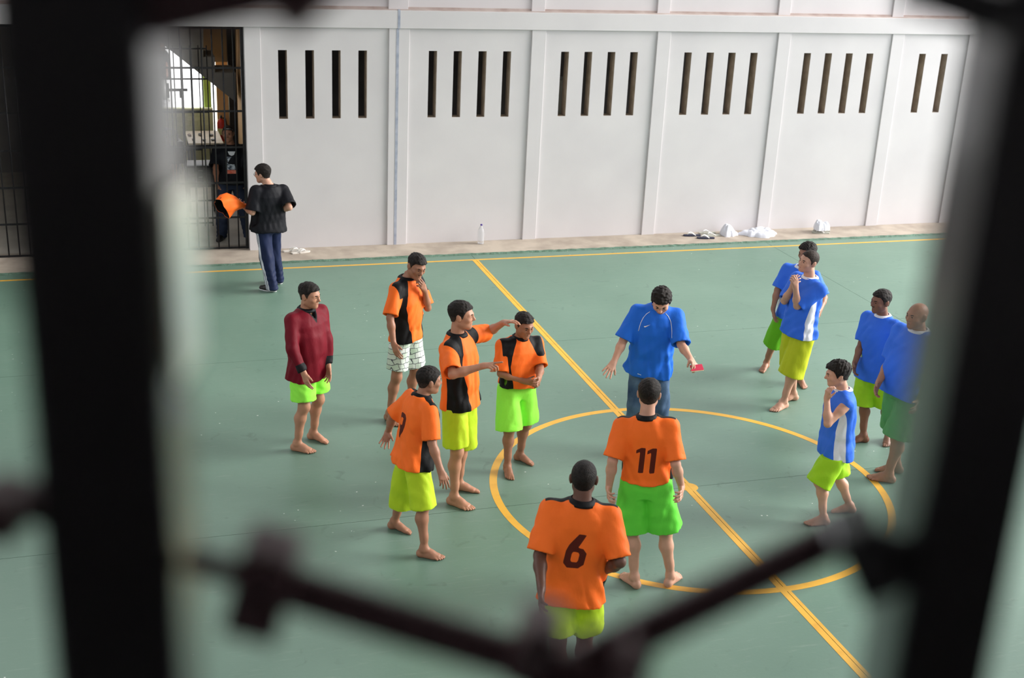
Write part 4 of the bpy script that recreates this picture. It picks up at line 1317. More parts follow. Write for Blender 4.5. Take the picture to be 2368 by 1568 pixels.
OR = dict(mat='orange', panel='black', collar='black')
BL = dict(mat='blue', panel='white', collar='white')
PEOPLE = [
    dict(id='maroon', hy=883, ey=(938, 912), seed=3, sc=0.985, skin='tan', bulk=1.05, belly=0.02, hair='fade', hd=(716, 683), head=58, nod=6, nb=(708, 712), pv=(713, 848), chest=42, pelvis=42,
         armR=dict(el=(676, 808), wr=(705, 868), tip=(714, 902), es='n'), armL=dict(el=(755, 790), wr=(759, 848), tip=(761, 884)),
         footR=((678, 1036), (724, 1045)), footL=((716, 1010), (765, 1023)),
         shirt=dict(mat='maroon', long=True, hem=0.75, collar='charcoal', cuff='charcoal', vneck=0.085, collar_w=0.028), legs=dict(mat='lime', end=0.62, flare=0.02, w=1.05),
         label='barefoot person in a maroon long-sleeved jersey and neon lime shorts'),
    dict(id='otop', hy=792, ey=(861, 853), seed=5, sc=1.02, bulk=0.88, skin='brown', hair='fade', moustache=True, hd=(963, 616), head=32, nod=18, roll=-8, nb=(940, 640), pv=(938, 772), chest=55, pelvis=55,
         armR=dict(el=(902, 735), wr=(911, 800), tip=(922, 831)), armL=dict(el=(989, 712), wr=(982, 672), tip=(969, 646), ws='n', pose='pinch', pn=(-0.6, 0.2, -0.4)),
         footR=((895, 966), (925, 985)), footL=((940, 946), (990, 960)),
         shirt=dict(OR, hem=0.71), legs=dict(mat='check', end=0.90, w=0.98),
         label='person in an orange jersey and white check shorts touching his mouth'),
    dict(id='opoint', hy=952, ey=1045, seed=8, sc=1.04, bulk=0.93, skin='tan', hair='short', hd=(1067, 729), head=84, nod=2, nb=(1056, 770), pv=(1062, 920), chest=66, pelvis=62,
         armR=dict(el=(1047, 866), wr=(1118, 846), tip=(1157, 843), pose='point', pn=(0.1, -1.0, -0.3)), armL=dict(el=(1129, 768), wr=(1165, 746), tip=(1201, 740), es='f', ws='n', pose='relax', pn=(0.0, -1.0, 0.0)),
         footR=((1040, 1160), (1092, 1178)), footL=((1048, 1130), (1093, 1133)),
         shirt=dict(OR, hem=0.74), legs=dict(mat='yellowlime', end=1.02, w=1.0, flare=0.012),
         label='person in orange and long yellow-lime shorts pointing to the right with both arms'),
    dict(id='olime', hy=898, ey=(1003, 982), seed=12, sc=0.97, skin='brown', bulk=1.03, belly=0.02, jowl=1.10, hair='fade', hd=(1212, 752), head=34, nod=14, nb=(1203, 778), pv=(1195, 893), chest=24, pelvis=22,
         armR=dict(el=(1158, 868), wr=(1226, 886), tip=(1255, 890), pose='clasp', pn=(-0.3, 0.3, -1)), armL=dict(el=(1249, 852), wr=(1246, 875), tip=(1245, 897), ws='n', pose='clasp', pn=(-0.9, 0, -0.3)),
         footR=((1171, 1084), (1180, 1108)), footL=((1193, 1058), (1243, 1075)),
         shirt=dict(OR, hem=0.60), legs=dict(mat='lime', end=0.86, w=1.08, flare=0.034),
         label='heavyset person in orange and bright lime shorts with hands clasped in front'),
    dict(id='oback', hy=1090, ey=1191, seed=15, sc=0.985, skin='brown', bulk=1.06, hair='short', goatee=True, hd=(992, 880), head=112, nod=6, nb=(975, 913), pv=(952, 1066), chest=114, pelvis=108, dn=0.05,
         armR=dict(el=(1002, 1058), wr=(1028, 1117), tip=(1038, 1150)), armL=dict(el=(908, 964), wr=(898, 998), tip=(886, 1034), es='f', ws='f', ts='n', pose='open', pn=(-0.2, 0.2, 1)),
         footR=((969, 1281), (1038, 1293)), footL=((902, 1216), (956, 1231)),
         shirt=dict(OR, hem=0.72, digits=('9', 0.015, 0.27, 0.22)), legs=dict(mat='yellowlime', end=1.0, w=1.0, flare=0.012),
         label='person in orange seen from behind at an angle, arms spread, in long yellow-lime shorts'),
    dict(id='six', hy=1406, ey=(1467, 1476), seed=18, sc=1.03, skin='deep', hair='buzz', hd=(1350, 1106), head=180, nod=4, nb=(1346, 1158), pv=(1320, 1350), chest=184, pelvis=184, noface=True,
         armL=dict(el=(1245, 1296), wr=(1252, 1362), tip=(1248, 1418)), armR=dict(el=(1436, 1312), wr=(1393, 1322), tip=(1362, 1322), ws='f'),
         footR=((1345, 1615), (1352, 1585)), footL=((1290, 1640), (1293, 1605)),
         shirt=dict(OR, hem=0.735, digits=('6', 0.005, 0.30, 0.25)), legs=dict(mat='yellowlime', end=0.66, w=1.0, flare=0.022),
         label='person in an orange jersey with a dark number 6 on the back'),
    dict(id='eleven', hy=1126, ey=1237, seed=21, sc=1.03, skin='light', hair='short', hd=(1501, 911), head=180, nod=2, nb=(1495, 962), pv=(1494, 1112), chest=180, pelvis=180, noface=True,
         armL=dict(el=(1411, 1084), wr=(1408, 1128), tip=(1405, 1160), es='n', ws='f', pose='hold'), armR=dict(el=(1564, 1084), wr=(1576, 1126), tip=(1576, 1158), es='n', ws='f', pose='hold'),
         footL=((1474, 1356), (1436, 1328)), footR=((1543, 1352), (1574, 1326)),
         shirt=dict(OR, hem=0.62, digits=('11', 0.0, 0.32, 0.215)), legs=dict(mat='green', end=0.78, w=1.06, flare=0.03),
         label='barefoot person in an orange jersey with a dark number 11 and green shorts'),
    dict(id='ref', hy=873, seed=24, sc=1.0, skin='light', hair='curly', hd=(1529, 697), head=0, nod=34, nb=(1522, 707), pv=(1499, 858), dp=0.05, chest=3, pelvis=3, bulk=1.0,
         armR=dict(el=(1437, 796), wr=(1419, 838), tip=(1400, 868), pose='open', pn=(-0.1, -0.5, -1)), armL=dict(el=(1575, 797), wr=(1598, 832), tip=(1614, 852), pose='hold', pn=(-0.5, -1, 0.1)),
         footR=((1464, 1040), (1466, 1062)), footL=((1520, 1032), (1530, 1054)), shoes=('shoe_black', 'shoe_black'),
         shirt=dict(mat='refblue', hem=0.74, collar='refblue', ease=0.014, sleeve=0.28, r=(0.076, 0.088)), legs=dict(mat='jeans', long=True),
         label='person in a royal blue shirt and jeans looking down at red cards in his hand'),
    dict(id='bfront', hy=783, ey=(852, 878), seed=27, sc=1.04, skin='light', hair='crop', hd=(1870, 604), head=-50, nod=-2, roll=-10, nb=(1874, 640), pv=(1848, 762), chest=-48, pelvis=-35,
         armL=dict(el=(1837, 712), wr=(1840, 664), tip=(1836, 634), es='n', ws='n', pose='fist', pn=(-0.6, 0, -0.8)), armR=dict(el=(1814, 696), wr=(1832, 664), tip=(1842, 642), es='n', ws='n', pose='hold', pn=(0.5, 0.2, -0.5)),
         footL=((1817, 938), (1779, 953)), footR=((1841, 921), (1796, 928)),
         shirt=dict(BL, hem=0.71), legs=dict(mat='olive', end=0.98, w=1.08, flare=0.02),
         label='person in blue with long yellow-olive shorts holding his folded hands at his chin'),
    dict(id='bbehind', hy=743, ey=804, seed=30, sc=1.02, skin='brown', hair='curly', hd=(1866, 586), head=-40, nod=5, nb=(1855, 616), pv=(1830, 738), chest=-22, pelvis=-22,
         armR=dict(el=(1790, 686), wr=(1786, 722), tip=(1793, 748)), armL=dict(el=(1907, 690), wr=(1897, 716), tip=(1894, 738), es='f'),
         footR=((1774, 846), (1751, 866)), footL=((1846, 880), (1858, 892)),
         shirt=dict(BL, hem=0.70), legs=dict(mat='leaf', end=0.80),
         label='person in blue and leaf green shorts mostly hidden behind a teammate'),
    dict(id='bl3', hy=885, ey=948, seed=33, sc=0.985, skin='dark', hair='short', moustache=True, hd=(2037, 697), head=-48, nod=4, nb=(2042, 728), pv=(2022, 860), chest=-34, pelvis=-30,
         armR=dict(el=(1991, 800), wr=(1976, 842), tip=(1974, 870), pose='relax'), armL=dict(el=(2083, 826), wr=(2060, 872), tip=(2058, 898), es='f'),
         footR=((2004, 1018), (1979, 1020)), footL=((2053, 1012), (2050, 1041)),
         shirt=dict(BL, hem=0.745), legs=dict(mat='midlime', end=0.80, w=1.02),
         label='dark-haired person in blue and lime shorts standing next to the bald person'),
    dict(id='bald', hy=923, ey=(998, 1020), seed=36, sc=1.02, skin='brown', bulk=1.14, belly=0.035, jowl=1.10, hair='bald', hd=(2121, 730), head=-44, nod=2, nb=(2126, 762), pv=(2097, 902), chest=-36, pelvis=-36,
         armR=dict(el=(2057, 840), wr=(2031, 886), tip=(2020, 917)), armL=dict(el=(2150, 888), wr=(2124, 930), tip=(2114, 955)),
         footL=((2064, 1112), (2023, 1106)), footR=((2082, 1090), (2030, 1084)),
         shirt=dict(BL, hem=0.70), legs=dict(mat='sage', end=0.90, w=1.05),
         label='bald person in blue and muted green shorts beside the dark upright bar'),
    dict(id='bsl', hy=1065, ey=(1109, 1132), seed=39, sc=0.93, skin='light', hair='curly', hd=(1937, 865), head=-76, nod=10, nb=(1951, 900), pv=(1934, 1040), chest=-66, pelvis=-60,
         armL=dict(el=(1914, 980), wr=(1912, 918), tip=(1918, 889), es='n', ws='n', pose='pinch', pn=(0.6, 0.1, -0.5), fw=0.02), armR=dict(el=(1932, 978), wr=(1912, 960), tip=(1903, 950), es='f', ws='f'),
         footL=((1913, 1208), (1855, 1211)), footR=((1974, 1181), (1919, 1179)),
         shirt=dict(BL, sleeve=0.0, hem=0.74), legs=dict(mat='midlime', end=0.84, w=1.06, flare=0.026),
         label='person in a sleeveless blue jersey standing with a hand over his mouth'),
    dict(id='black', hy=539, seed=42, sc=1.0, skin='light', bulk=1.14, hair='full', hd=(607, 402), head=-118, nod=8, nb=(624, 428), pv=(620, 530), chest=-158, pelvis=-140,
         armL=dict(el=(583, 494), wr=(563, 478), tip=(548, 468), es='n', ws='f', pose='hold', pn=(0, 1, 0)), armR=dict(el=(669, 480), wr=(648, 484), tip=(636, 480), es='n', ws='f'),
         footL=((637, 673), (603, 668)), footR=((650, 655), (622, 650)), shoes=('shoe_black', 'shoe_white'), fine=1.3, vox=0.010,
         shirt=dict(mat='navyblack', hem=0.72, collar='navyblack', ease=0.022, fold=0.006, r=(0.084, 0.10)), legs=dict(mat='navy', long=True, stripe=True),
         label='person in black t-shirt and striped navy trousers holding an orange jersey'),
    dict(id='guard', hy=428, seed=45, sc=1.05, skin='brown', bulk=1.14, hair='crop', hd=(527, 309), head=-6, nod=2, nb=(534, 334), pv=(536, 424), chest=2, pelvis=2,
         armR=dict(el=(499, 388), wr=(501, 420), tip=(504, 438)), armL=dict(el=(576, 386), wr=(574, 418), tip=(570, 436)),
         footR=((516, 549), (508, 556)), footL=((576, 548), (580, 556)), shoes=('shoe_black', 'shoe_black'), fine=1.3, vox=0.010,
         shirt=dict(mat='navyblack', hem=0.70, collar='navyblack', ease=0.020, r=(0.084, 0.10)), legs=dict(mat='darkjeans', long=True),
         label='person in a black t-shirt with a chest print standing behind the barred gate'),
    dict(id='dim', seed=48, sc=1.0, skin='brown', bulk=1.05, hair='short', hd=(372, 312), head=20, nb=(375, 340), pv=(378, 430), chest=20, pelvis=20,
         armR=dict(el=(352, 390), wr=(354, 420), tip=(356, 436)), armL=dict(el=(402, 388), wr=(404, 420), tip=(404, 436)),
         footR=((366, 552), (368, 560)), footL=((398, 550), (408, 557)), shoes=('shoe_black', 'shoe_black'), fine=1.6, vox=0.014,
         shirt=dict(mat='navyblack', ease=0.02, vox=0.013), legs=dict(mat='darkjeans', long=True, vox=0.013),
         label='person in dark clothes behind the gate, half hidden by the blurred upright bar'),
    dict(id='yard', seed=51, sc=1.0, skin='dark', hair='buzz', hd=(374, 100), head=-60, nb=(376, 116), pv=(376, 170), chest=-70, pelvis=-70,
         armR=dict(el=(372, 146), wr=(368, 162), tip=(366, 172)), armL=dict(el=(383, 148), wr=(385, 168), tip=(386, 178)),
         footR=((368, 234), (362, 236)), footL=((388, 236), (380, 239)), shoes=('shoe_white', 'shoe_white'), fine=1.6, vox=0.014,
         shirt=dict(mat='navyblack', ease=0.02, vox=0.013), legs=dict(mat='grey_trousers', long=True, vox=0.013),
         label='person in a dark shirt and pale trousers walking in the bright yard beyond the gate'),
]
WHO = {}
for P in PEOPLE:
    WHO[P['id']] = make_person(P)

# ================================================================== extras worn by people
WHITE_PRINT = mat_base('white_print', (0.80, 0.81, 0.84), 0.6)
if 'ref' in WHO:
    r = WHO['ref']
    sw = [(0.0, 0.0), (0.012, -0.004), (0.030, -0.012), (0.058, -0.024), (0.030, -0.004), (0.016, 0.006), (0.008, 0.009), (0.001, 0.006)]
    # tick mark on the wearer's right breast
    decal(r, 'chest_logo', [(-(0.115 - a), 0.165 + b) for a, b in sw][::1], WHITE_PRINT)
    for sg in (-1, 1):
        path = [(sg * 0.075, 0.035), (sg * 0.105, 0.060), (sg * 0.132, 0.10), (sg * 0.148, 0.145), (sg * 0.156, 0.19), (sg * 0.160, 0.225)]
        P3 = project_on(r, path, 0.0015)
        tube('piping', P3, 0.0030, WHITE_PRINT, r['shirt'], 6)
    tube('hem_tag', project_on(r, [(-0.11, 0.665), (-0.075, 0.668)], 0.001), 0.003, WHITE_PRINT, r['shirt'], 6)
if 'guard' in WHO:
    r = WHO['guard']
    GREYP = noise_mat('grey_figure_print', (0.03, 0.05, 0.08), (0.55, 0.60, 0.66), 22.0, 0.7, lo=0.42, hi=0.58)
    ORP = noise_mat('orange_red_print', (0.70, 0.10, 0.04), (0.75, 0.28, 0.20), 25.0, 0.7)
    decal(r, 'shirt_print', [(-0.085, 0.15), (0.075, 0.15), (0.075, 0.34), (-0.085, 0.34)][::-1], GREYP)
    decal(r, 'print_block', [(-0.085, 0.345), (0.075, 0.345), (0.075, 0.40), (-0.085, 0.40)][::-1], ORP)
    decal(r, 'print_crest', [(-0.055, 0.075), (0.055, 0.075), (0.035, 0.12), (0.0, 0.135), (-0.035, 0.12)][::-1], WHITE_PRINT)
    hw = r['hw']
    for q in (-1, 1):
        uv_ball('sunglasses_lens', hw(q * 0.034, 0.078, 0.085), r['HB'], np.array((0.030, 0.012, 0.020)), EYED, r['body'])
    tube('sunglasses_frame', [hw(-0.078, -0.01, 0.045), hw(-0.060, 0.075, 0.088), hw(0, 0.092, 0.092), hw(0.060, 0.075, 0.088), hw(0.078, -0.01, 0.045)], 0.004, mat_base('pale_frame', (0.5, 0.5, 0.5), 0.3), r['body'], 6)
if 'black' in WHO:
    r = WHO['black']; hw = r['hw']
    GF = mat_base('glasses_frame', (0.05, 0.05, 0.06), 0.3)
    for q in (-1, 1):
        ringp = [hw(q * 0.032 + 0.021 * math.cos(a), 0.107 - 0.004 * abs(math.cos(a)), 0.002 + 0.014 * math.sin(a)) for a in np.linspace(0, 2 * math.pi, 13)]
        tube('glasses_rim', ringp, 0.0022, GF, r['body'], 5)
        tube('glasses_temple', [hw(q * 0.053, 0.10, 0.005), hw(q * 0.082, -0.01, 0.008)], 0.0022, GF, r['body'], 5)

# ================================================================== things people hold
if 'ref' in WHO:
    r = WHO['ref']
    RED = mat_base('pinkish_red_card', (0.62, 0.035, 0.085), 0.45)
    PAL = mat_base('cream_card', (0.75, 0.62, 0.40), 0.5)
    c = r['O'] + r['wr']['L'] + r['hd_dir']['L'] * 0.118
    for i, (mt, lab, dz) in enumerate([(RED, 'pinkish red card held in the left hand of the person in royal blue', 0.0), (PAL, 'cream card tucked under the red card in the hand of the person in royal blue', -0.006)]):
        me = box_mesh('card', (0.118, 0.078, 0.0035), 0.0012, 1)
        o = link_mesh('card', me, mt, None, tuple(c + np.array([0, 0, dz - 0.012]) - r['hd'] * (0.02 + 0.004 * i) + r['rt'] * 0.012))
        o.rotation_euler = (math.radians(22), math.radians(-6), -YAW + 0.15)
        tag(o, lab, 'card')
if 'black' in WHO:
    r = WHO['black']
    h = r['O'] + r['wr']['L'] + r['hd_dir']['L'] * 0.09
    root = empty('orange_jersey', tuple(h)); tag(root, 'loose orange jersey with black lining held out towards the barred gate', 'jersey')
    rt, hdv, up = r['rt'], r['hd'], np.array([0, 0, 1.0])
    # flared open tube of cloth, gathered at the hand
    rings = [(0.10, -0.03, 0.030, 0.030), (0.03, -0.01, 0.060, 0.050), (-0.06, 0.03, 0.115, 0.075), (-0.16, 0.045, 0.150, 0.095), (-0.24, 0.020, 0.165, 0.100), (-0.29, -0.01, 0.160, 0.095)]
    seg = 36
    for nm, sgn, mt in (('cloth', 0.0, CM['orange']), ('lining', -0.006, CM['black'])):
        V, Q = [], []
        for i, (a, b, rv, rh) in enumerate(rings):
            for k in range(seg):
                th = 2 * math.pi * k / seg
                wob = 1 + 0.17 * math.sin(3 * th + i * 0.7 + 1) * (i / 5) + 0.07 * math.sin(7 * th - i)
                skew = 0.11 * math.sin(th) * (i / 5)
                rad_v, rad_h = rv * wob + sgn, rh * wob + sgn
                ax = nrm(-rt * 0.80 - hdv * 0.60); bx = np.cross(up, ax)
                V.append(ax * (-a + skew * 0.6) + up * (b + rad_v * math.sin(th) * 0.80) + bx * (rad_h * 1.3 * math.cos(th)))
        for i in range(len(rings) - 1):
            for k in range(seg):
                q = (i * seg + k, i * seg + (k + 1) % seg, (i + 1) * seg + (k + 1) % seg, (i + 1) * seg + k)
                Q.append(q if nm == 'cloth' else q[::-1])
        link_mesh(nm, raw_mesh(nm, V, [Q]), mt, root)

# ================================================================== gate in the far wall
GY = WY + 0.10
g1 = empty('barred_gate', (-3.3, GY, 0)); tag(g1, 'tall black barred gate in the opening at the left end of the white wall', 'gate')
off = (-3.3, GY, 0)


def gpart(name, lo, hi, mat=None, parent=None, bev=0.002, of=off):
    return box(name, lo, hi, mat or M['black_steel'], parent or g1, bev, of)


gpart('frame', (GX1 - 0.045, GY - 0.02, 0.012), (GX1 - 0.003, GY + 0.02, 3.23))
gpart('frame', (GX0 + 0.003, GY - 0.02, 0.012), (GX0 + 0.045, GY + 0.02, 3.23))
RAILZ = (0.03, 0.49, 1.01, 1.53, 2.05, 2.66, 3.21)
for z in RAILZ:
    gpart('rail', (GX0 + 0.046, GY - 0.008, z - 0.014), (GX1 - 0.046, GY + 0.008, z + 0.014))
barme = None
x = GX1 - 0.145
while x > GX0 + 0.08:
    if barme is None:
        o = tube('bar', [(0, 0, 0.014), (0, 0, 3.23)], 0.0105, M['black_steel'], g1, 8); barme = o.data
    else:
        o = link_mesh('bar', barme, None, g1)
    o.location = (x - off[0], -0.0, 0)
    x -= 0.1447
# inner sliding gate with its lock
IY = 9.95
g2 = empty('inner_gate', (-4.4, IY, 0)); tag(g2, 'second barred gate with a lock box standing inside the dark entrance', 'gate')
of2 = (-4.4, IY, 0)
for z in (0.06, 0.42, 1.28, 1.80, 2.30, 2.75):
    gpart('rail', (-5.6, IY - 0.008, z - 0.012), (-3.62, IY + 0.008, z + 0.012), None, g2, 0.002, of2)
bm2 = None
for i in range(17):
    x = -5.58 + i * 0.122
    if bm2 is None:
        o = tube('bar', [(0, 0, 0.009), (0, 0, 2.8)], 0.009, M['black_steel'], g2, 6); bm2 = o.data
    else: o = link_mesh('bar', bm2, None, g2)
    o.location = (x + 4.4, 0, 0)
gpart('lock_box', (-4.13, IY - 0.05, 1.02), (-4.03, IY + 0.03, 1.36), None, g2, 0.004, of2)
gpart('bolt', (-4.10, IY - 0.04, 1.22), (-3.74, IY - 0.015, 1.28), None, g2, 0.004, of2)
gpart('latch', (-4.22, IY - 0.03, 2.12), (-3.93, IY - 0.012, 2.16), None, g2, 0.003, of2)
gpart('latch', (-4.24, IY - 0.03, 2.02), (-4.20, IY - 0.012, 2.24), None, g2, 0.003, of2)
gpart('latch', (-4.05, IY - 0.03, 2.02), (-4.01, IY - 0.012, 2.16), None, g2, 0.003, of2)

# ================================================================== entrance room
RB = 14.2
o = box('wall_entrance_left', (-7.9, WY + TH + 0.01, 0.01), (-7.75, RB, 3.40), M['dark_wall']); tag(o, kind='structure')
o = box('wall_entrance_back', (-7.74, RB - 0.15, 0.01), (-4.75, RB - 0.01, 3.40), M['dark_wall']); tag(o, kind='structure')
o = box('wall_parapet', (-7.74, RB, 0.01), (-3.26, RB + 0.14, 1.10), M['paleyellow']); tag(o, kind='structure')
bh = None
for j in range(5):
    for i in range(12):
        xx = -4.7 + i * 0.128 + (0.064 if j % 2 else 0)
        if xx + 0.12 > -3.28: continue
        if bh is None: bh = box_mesh('block', (0.12, 0.02, 0.075), 0.004, 1)
        link_mesh('block', bh, M['paleyellow'], o, (xx - o.location.x + 0.06, RB - 0.005 - o.location.y, 0.64 + j * 0.088))
o = box('pillar', (-3.40, RB + 0.16, 0.01), (-3.27, RB + 0.30, 3.40), M['yellowgreen']); tag(o, kind='structure')
o = box('wall_ochre', (-3.17, RB + 0.10, 0.01), (-2.86, RB + 0.22, 3.40), M['ochre']); tag(o, kind='structure')
o = box('column', (-3.00, RB - 0.5, 0.01), (-2.86, RB - 0.36, 3.40), M['black_steel']); tag(o, kind='structure')
o = box('wall_right_return', (-2.86, 12.61, 0.01), (-2.74, RB + 0.3, 3.40), M['ochre']); tag(o, kind='structure')
# staircase side seen from below, closing off the top of the opening
sy = 12.7
pp = [wall_pt(u, v, sy) for u, v in [(250, 10), (300, 42), (545, 236), (545, 168), (497, 168), (497, 132), (470, 132), (470, -40), (250, -40)]]
bm = bmesh.new()
vs = [bm.verts.new((p[0], 0, min(p[2], 3.39))) for p in pp]
bm.verts.ensure_lookup_table()
f = bm.faces.new(vs)
rr = bmesh.ops.extrude_face_region(bm, geom=[f])
for v in rr['geom']:
    if isinstance(v, bmesh.types.BMVert): v.co.y += 0.9
bmesh.ops.recalc_face_normals(bm, faces=bm.faces)
me = bpy.data.meshes.new('stair_flight'); bm.to_mesh(me); bm.free()
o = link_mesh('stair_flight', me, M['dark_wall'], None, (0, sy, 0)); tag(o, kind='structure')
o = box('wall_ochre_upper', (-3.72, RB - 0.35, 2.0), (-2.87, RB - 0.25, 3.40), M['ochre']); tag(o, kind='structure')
# bright yard outside
o = box('ground_yard', (-25, 20.01, -0.1), (20, 60, 0.0), M['white_room']); tag(o, kind='structure')
o = box('wall_yard', (-25, 34, 0.01), (20, 34.2, 7), M['white_room']); tag(o, kind='structure')

# fill lamp added under the entrance ceiling to brighten the room behind the gate
LG = mat_base('fill_tube', (1, 1, 1), 0.4); LG.node_tree.nodes['Principled BSDF'].inputs['Emission Color'].default_value = (1.0, 0.90, 0.75, 1); LG.node_tree.nodes['Principled BSDF'].inputs['Emission Strength'].default_value = 32.0
lp = empty('fill_lamp', (-4.3, 11.4, 3.30)); tag(lp, 'unseen fill lamp added under the entrance ceiling to light the room behind the gate', 'lamp')
box('fill_housing', (-0.62, -0.05, 0.06), (0.62, 0.05, 0.108), M['white_room'], lp, 0.004)
tube('fill_tube', [(-0.58, 0, 0.035), (0.58, 0, 0.035)], 0.018, LG, lp, 10)
# desk with drawers and papers
DK = noise_mat('black_desk_laminate', (0.012, 0.012, 0.013), (0.022, 0.022, 0.024), 6.0, 0.35)
ds = empty('desk', (-3.73, 11.0, 0.008)); tag(ds, 'small black desk with drawers standing behind the barred gate', 'desk'); of3 = (-3.73, 11.0, 0.008)
gpart('top', (-3.97, 10.80, 0.745), (-3.49, 11.24, 0.775), DK, ds, 0.004, of3)
gpart('carcass', (-3.95, 10.83, 0.42), (-3.51, 11.22, 0.744), DK, ds, 0.003, of3)
for z in (0.43, 0.535, 0.64):
    d_ = gpart('drawer', (-3.94, 10.812, z), (-3.52, 10.829, z + 0.095), DK, ds, 0.003, of3)
    hnd = box('drawer_pull', (-3.77, 10.800, z + 0.055), (-3.69, 10.8115, z + 0.066), mat_base('steel_pull', (0.4, 0.4, 0.4), 0.3, 1), d_, 0.001, tuple(np.array(of3) + np.array(d_.location)))
for xx in (-3.94, -3.55):
    for yy in (10.84, 11.17):
        gpart('leg', (xx, yy, 0.009), (xx + 0.035, yy + 0.035, 0.42), DK, ds, 0.002, of3)
PAPER = noise_mat('white_paper', (0.72, 0.76, 0.85), (0.85, 0.88, 0.93), 9.0, 0.6)
o = box('paper_sheets', (-3.955, 10.815, 0.776), (-3.51, 11.20, 0.790), PAPER, None, 0.002); tag(o, 'white paper sheets lying on top of the small black desk', 'paper')

# cream table with small items
CRM = noise_mat('cream_tabletop', (0.66, 0.56, 0.42), (0.74, 0.65, 0.50), 5.0, 0.5)
tb = empty('table', (-3.5, 13.35, 0.008)); tag(tb, 'cream-topped table with scattered dark items near the back of the entrance', 'table'); of4 = (-3.5, 13.35, 0.008)
gpart('top', (-3.80, 12.80, 0.71), (-3.20, 13.93, 0.74), CRM, tb, 0.004, of4)
gpart('apron', (-3.77, 12.83, 0.64), (-3.23, 13.90, 0.709), DK, tb, 0.002, of4)
for xx in (-3.77, -3.28):
    for yy in (12.84, 13.85):
        gpart('leg', (xx, yy, 0.009), (xx + 0.045, yy + 0.045, 0.639), DK, tb, 0.003, of4)
rnd = random.Random(5)
for i in range(6):
    w_, d_ = rnd.uniform(0.03, 0.07), rnd.uniform(0.06, 0.16)
    xx, yy = -3.72 + (i % 3) * 0.18 + rnd.uniform(-.02, .03), 13.02 + (i // 3) * 0.42 + rnd.uniform(-.03, .05)
    pts = [(w_ * math.cos(a) * rnd.uniform(0.6, 1.1) * 0.6, d_ * math.sin(a) * rnd.uniform(0.7, 1.1) * 0.6) for a in np.linspace(0, 2 * math.pi, 9)[:-1]]
    o = prism('small_item', pts, 0.018, DK if i % 3 else mat_base('brown_item', (0.14, 0.07, 0.05), 0.5), None, (xx, yy, 0.7495))
    tag(o, 'small dark item scattered on the cream tabletop', 'item', 'small dark items on the cream table')

# white plastic armchair
WP = noise_mat('white_plastic', (0.62, 0.61, 0.57), (0.70, 0.69, 0.65), 6.0, 0.4)
ch = empty('plastic_chair', (-4.15, 13.35, 0.008), math.radians(8)); tag(ch, 'white plastic armchair with a slatted back beside the cream table', 'chair')
gp2 = lambda n, lo, hi: box(n, lo, hi, WP, ch, 0.008)
gp2('seat', (-0.23, -0.22, 0.41), (0.23, 0.22, 0.445))
for k in range(6): gp2('back_slat', (-0.19 + k * 0.068, 0.205, 0.46), (-0.155 + k * 0.068, 0.225, 0.80))
tube('top_rail', [(-0.24, 0.2, 0.45), (-0.235, 0.215, 0.70), (-0.19, 0.22, 0.82), (0, 0.225, 0.86), (0.19, 0.22, 0.82), (0.235, 0.215, 0.70), (0.24, 0.2, 0.45)], 0.022, WP, ch, 8)
for q in (-1, 1):
    gp2('armrest', (q * 0.25 - 0.022, -0.20, 0.64), (q * 0.25 + 0.022, 0.20, 0.665))
    for yy in (-0.2, 0.19): tube('leg', [(q * 0.27, yy * 1.1, 0.0), (q * 0.235, yy, 0.64 if yy < 0 else 0.45)], [0.02, 0.024], WP, ch, 8)

# fire extinguisher
REDM = mat_base('red_enamel', (0.62, 0.03, 0.02), 0.35)
fx = empty('fire_extinguisher', (-3.12, 14.175, 0.50)); tag(fx, 'red fire extinguisher hanging at the back of the entrance', 'fire extinguisher')
lathe('cylinder', [(0.0, 0.0), (0.065, 0.0), (0.075, 0.02), (0.075, 0.34), (0.06, 0.385), (0.025, 0.405), (0.022, 0.43), (0.0, 0.43)], REDM, fx)
lathe('label_band', [(0.0765, 0.12), (0.0765, 0.24)], mat_base('pale_label', (0.75, 0.72, 0.30), 0.5), fx)
tube('hose', [(0.02, 0, 0.43), (0.08, -0.03, 0.42), (0.10, -0.04, 0.30), (0.09, -0.04, 0.15)], 0.010, CM['shoe_black'], fx)
box('valve', (-0.02, -0.04, 0.43), (0.02, 0.05, 0.47), CM['shoe_black'], fx, 0.004)
box('bracket', (-0.03, 0.06, 0.20), (0.03, 0.128, 0.26), M['black_steel'], fx, 0.002)

# ================================================================== things left along the wall
KZ = 0.0125
PLA = mat_base('clear_plastic', (0.93, 0.95, 0.97), 0.06)
pb = PLA.node_tree.nodes['Principled BSDF']; pb.inputs['Transmission Weight'].default_value = 0.82; pb.inputs['IOR'].default_value = 1.25
bt = empty('plastic_bottle', (0.30, 8.36, KZ)); tag(bt, 'clear plastic bottle with a purple cap standing against the white wall', 'bottle')
prof = [(0.0, 0.006), (0.030, 0.0), (0.048, 0.006), (0.050, 0.03), (0.0485, 0.06), (0.050, 0.09), (0.0485, 0.12), (0.050, 0.15), (0.0505, 0.19), (0.046, 0.215), (0.034, 0.245), (0.020, 0.272), (0.0145, 0.285), (0.0145, 0.296)]
lathe('bottle_body', prof, PLA, bt, 24)
lathe('bottle_cap', [(0.0, 0.312), (0.0155, 0.312), (0.0165, 0.308), (0.0165, 0.290), (0.0145, 0.290)], mat_base('purple_cap', (0.07, 0.03, 0.30), 0.4), bt, 20)


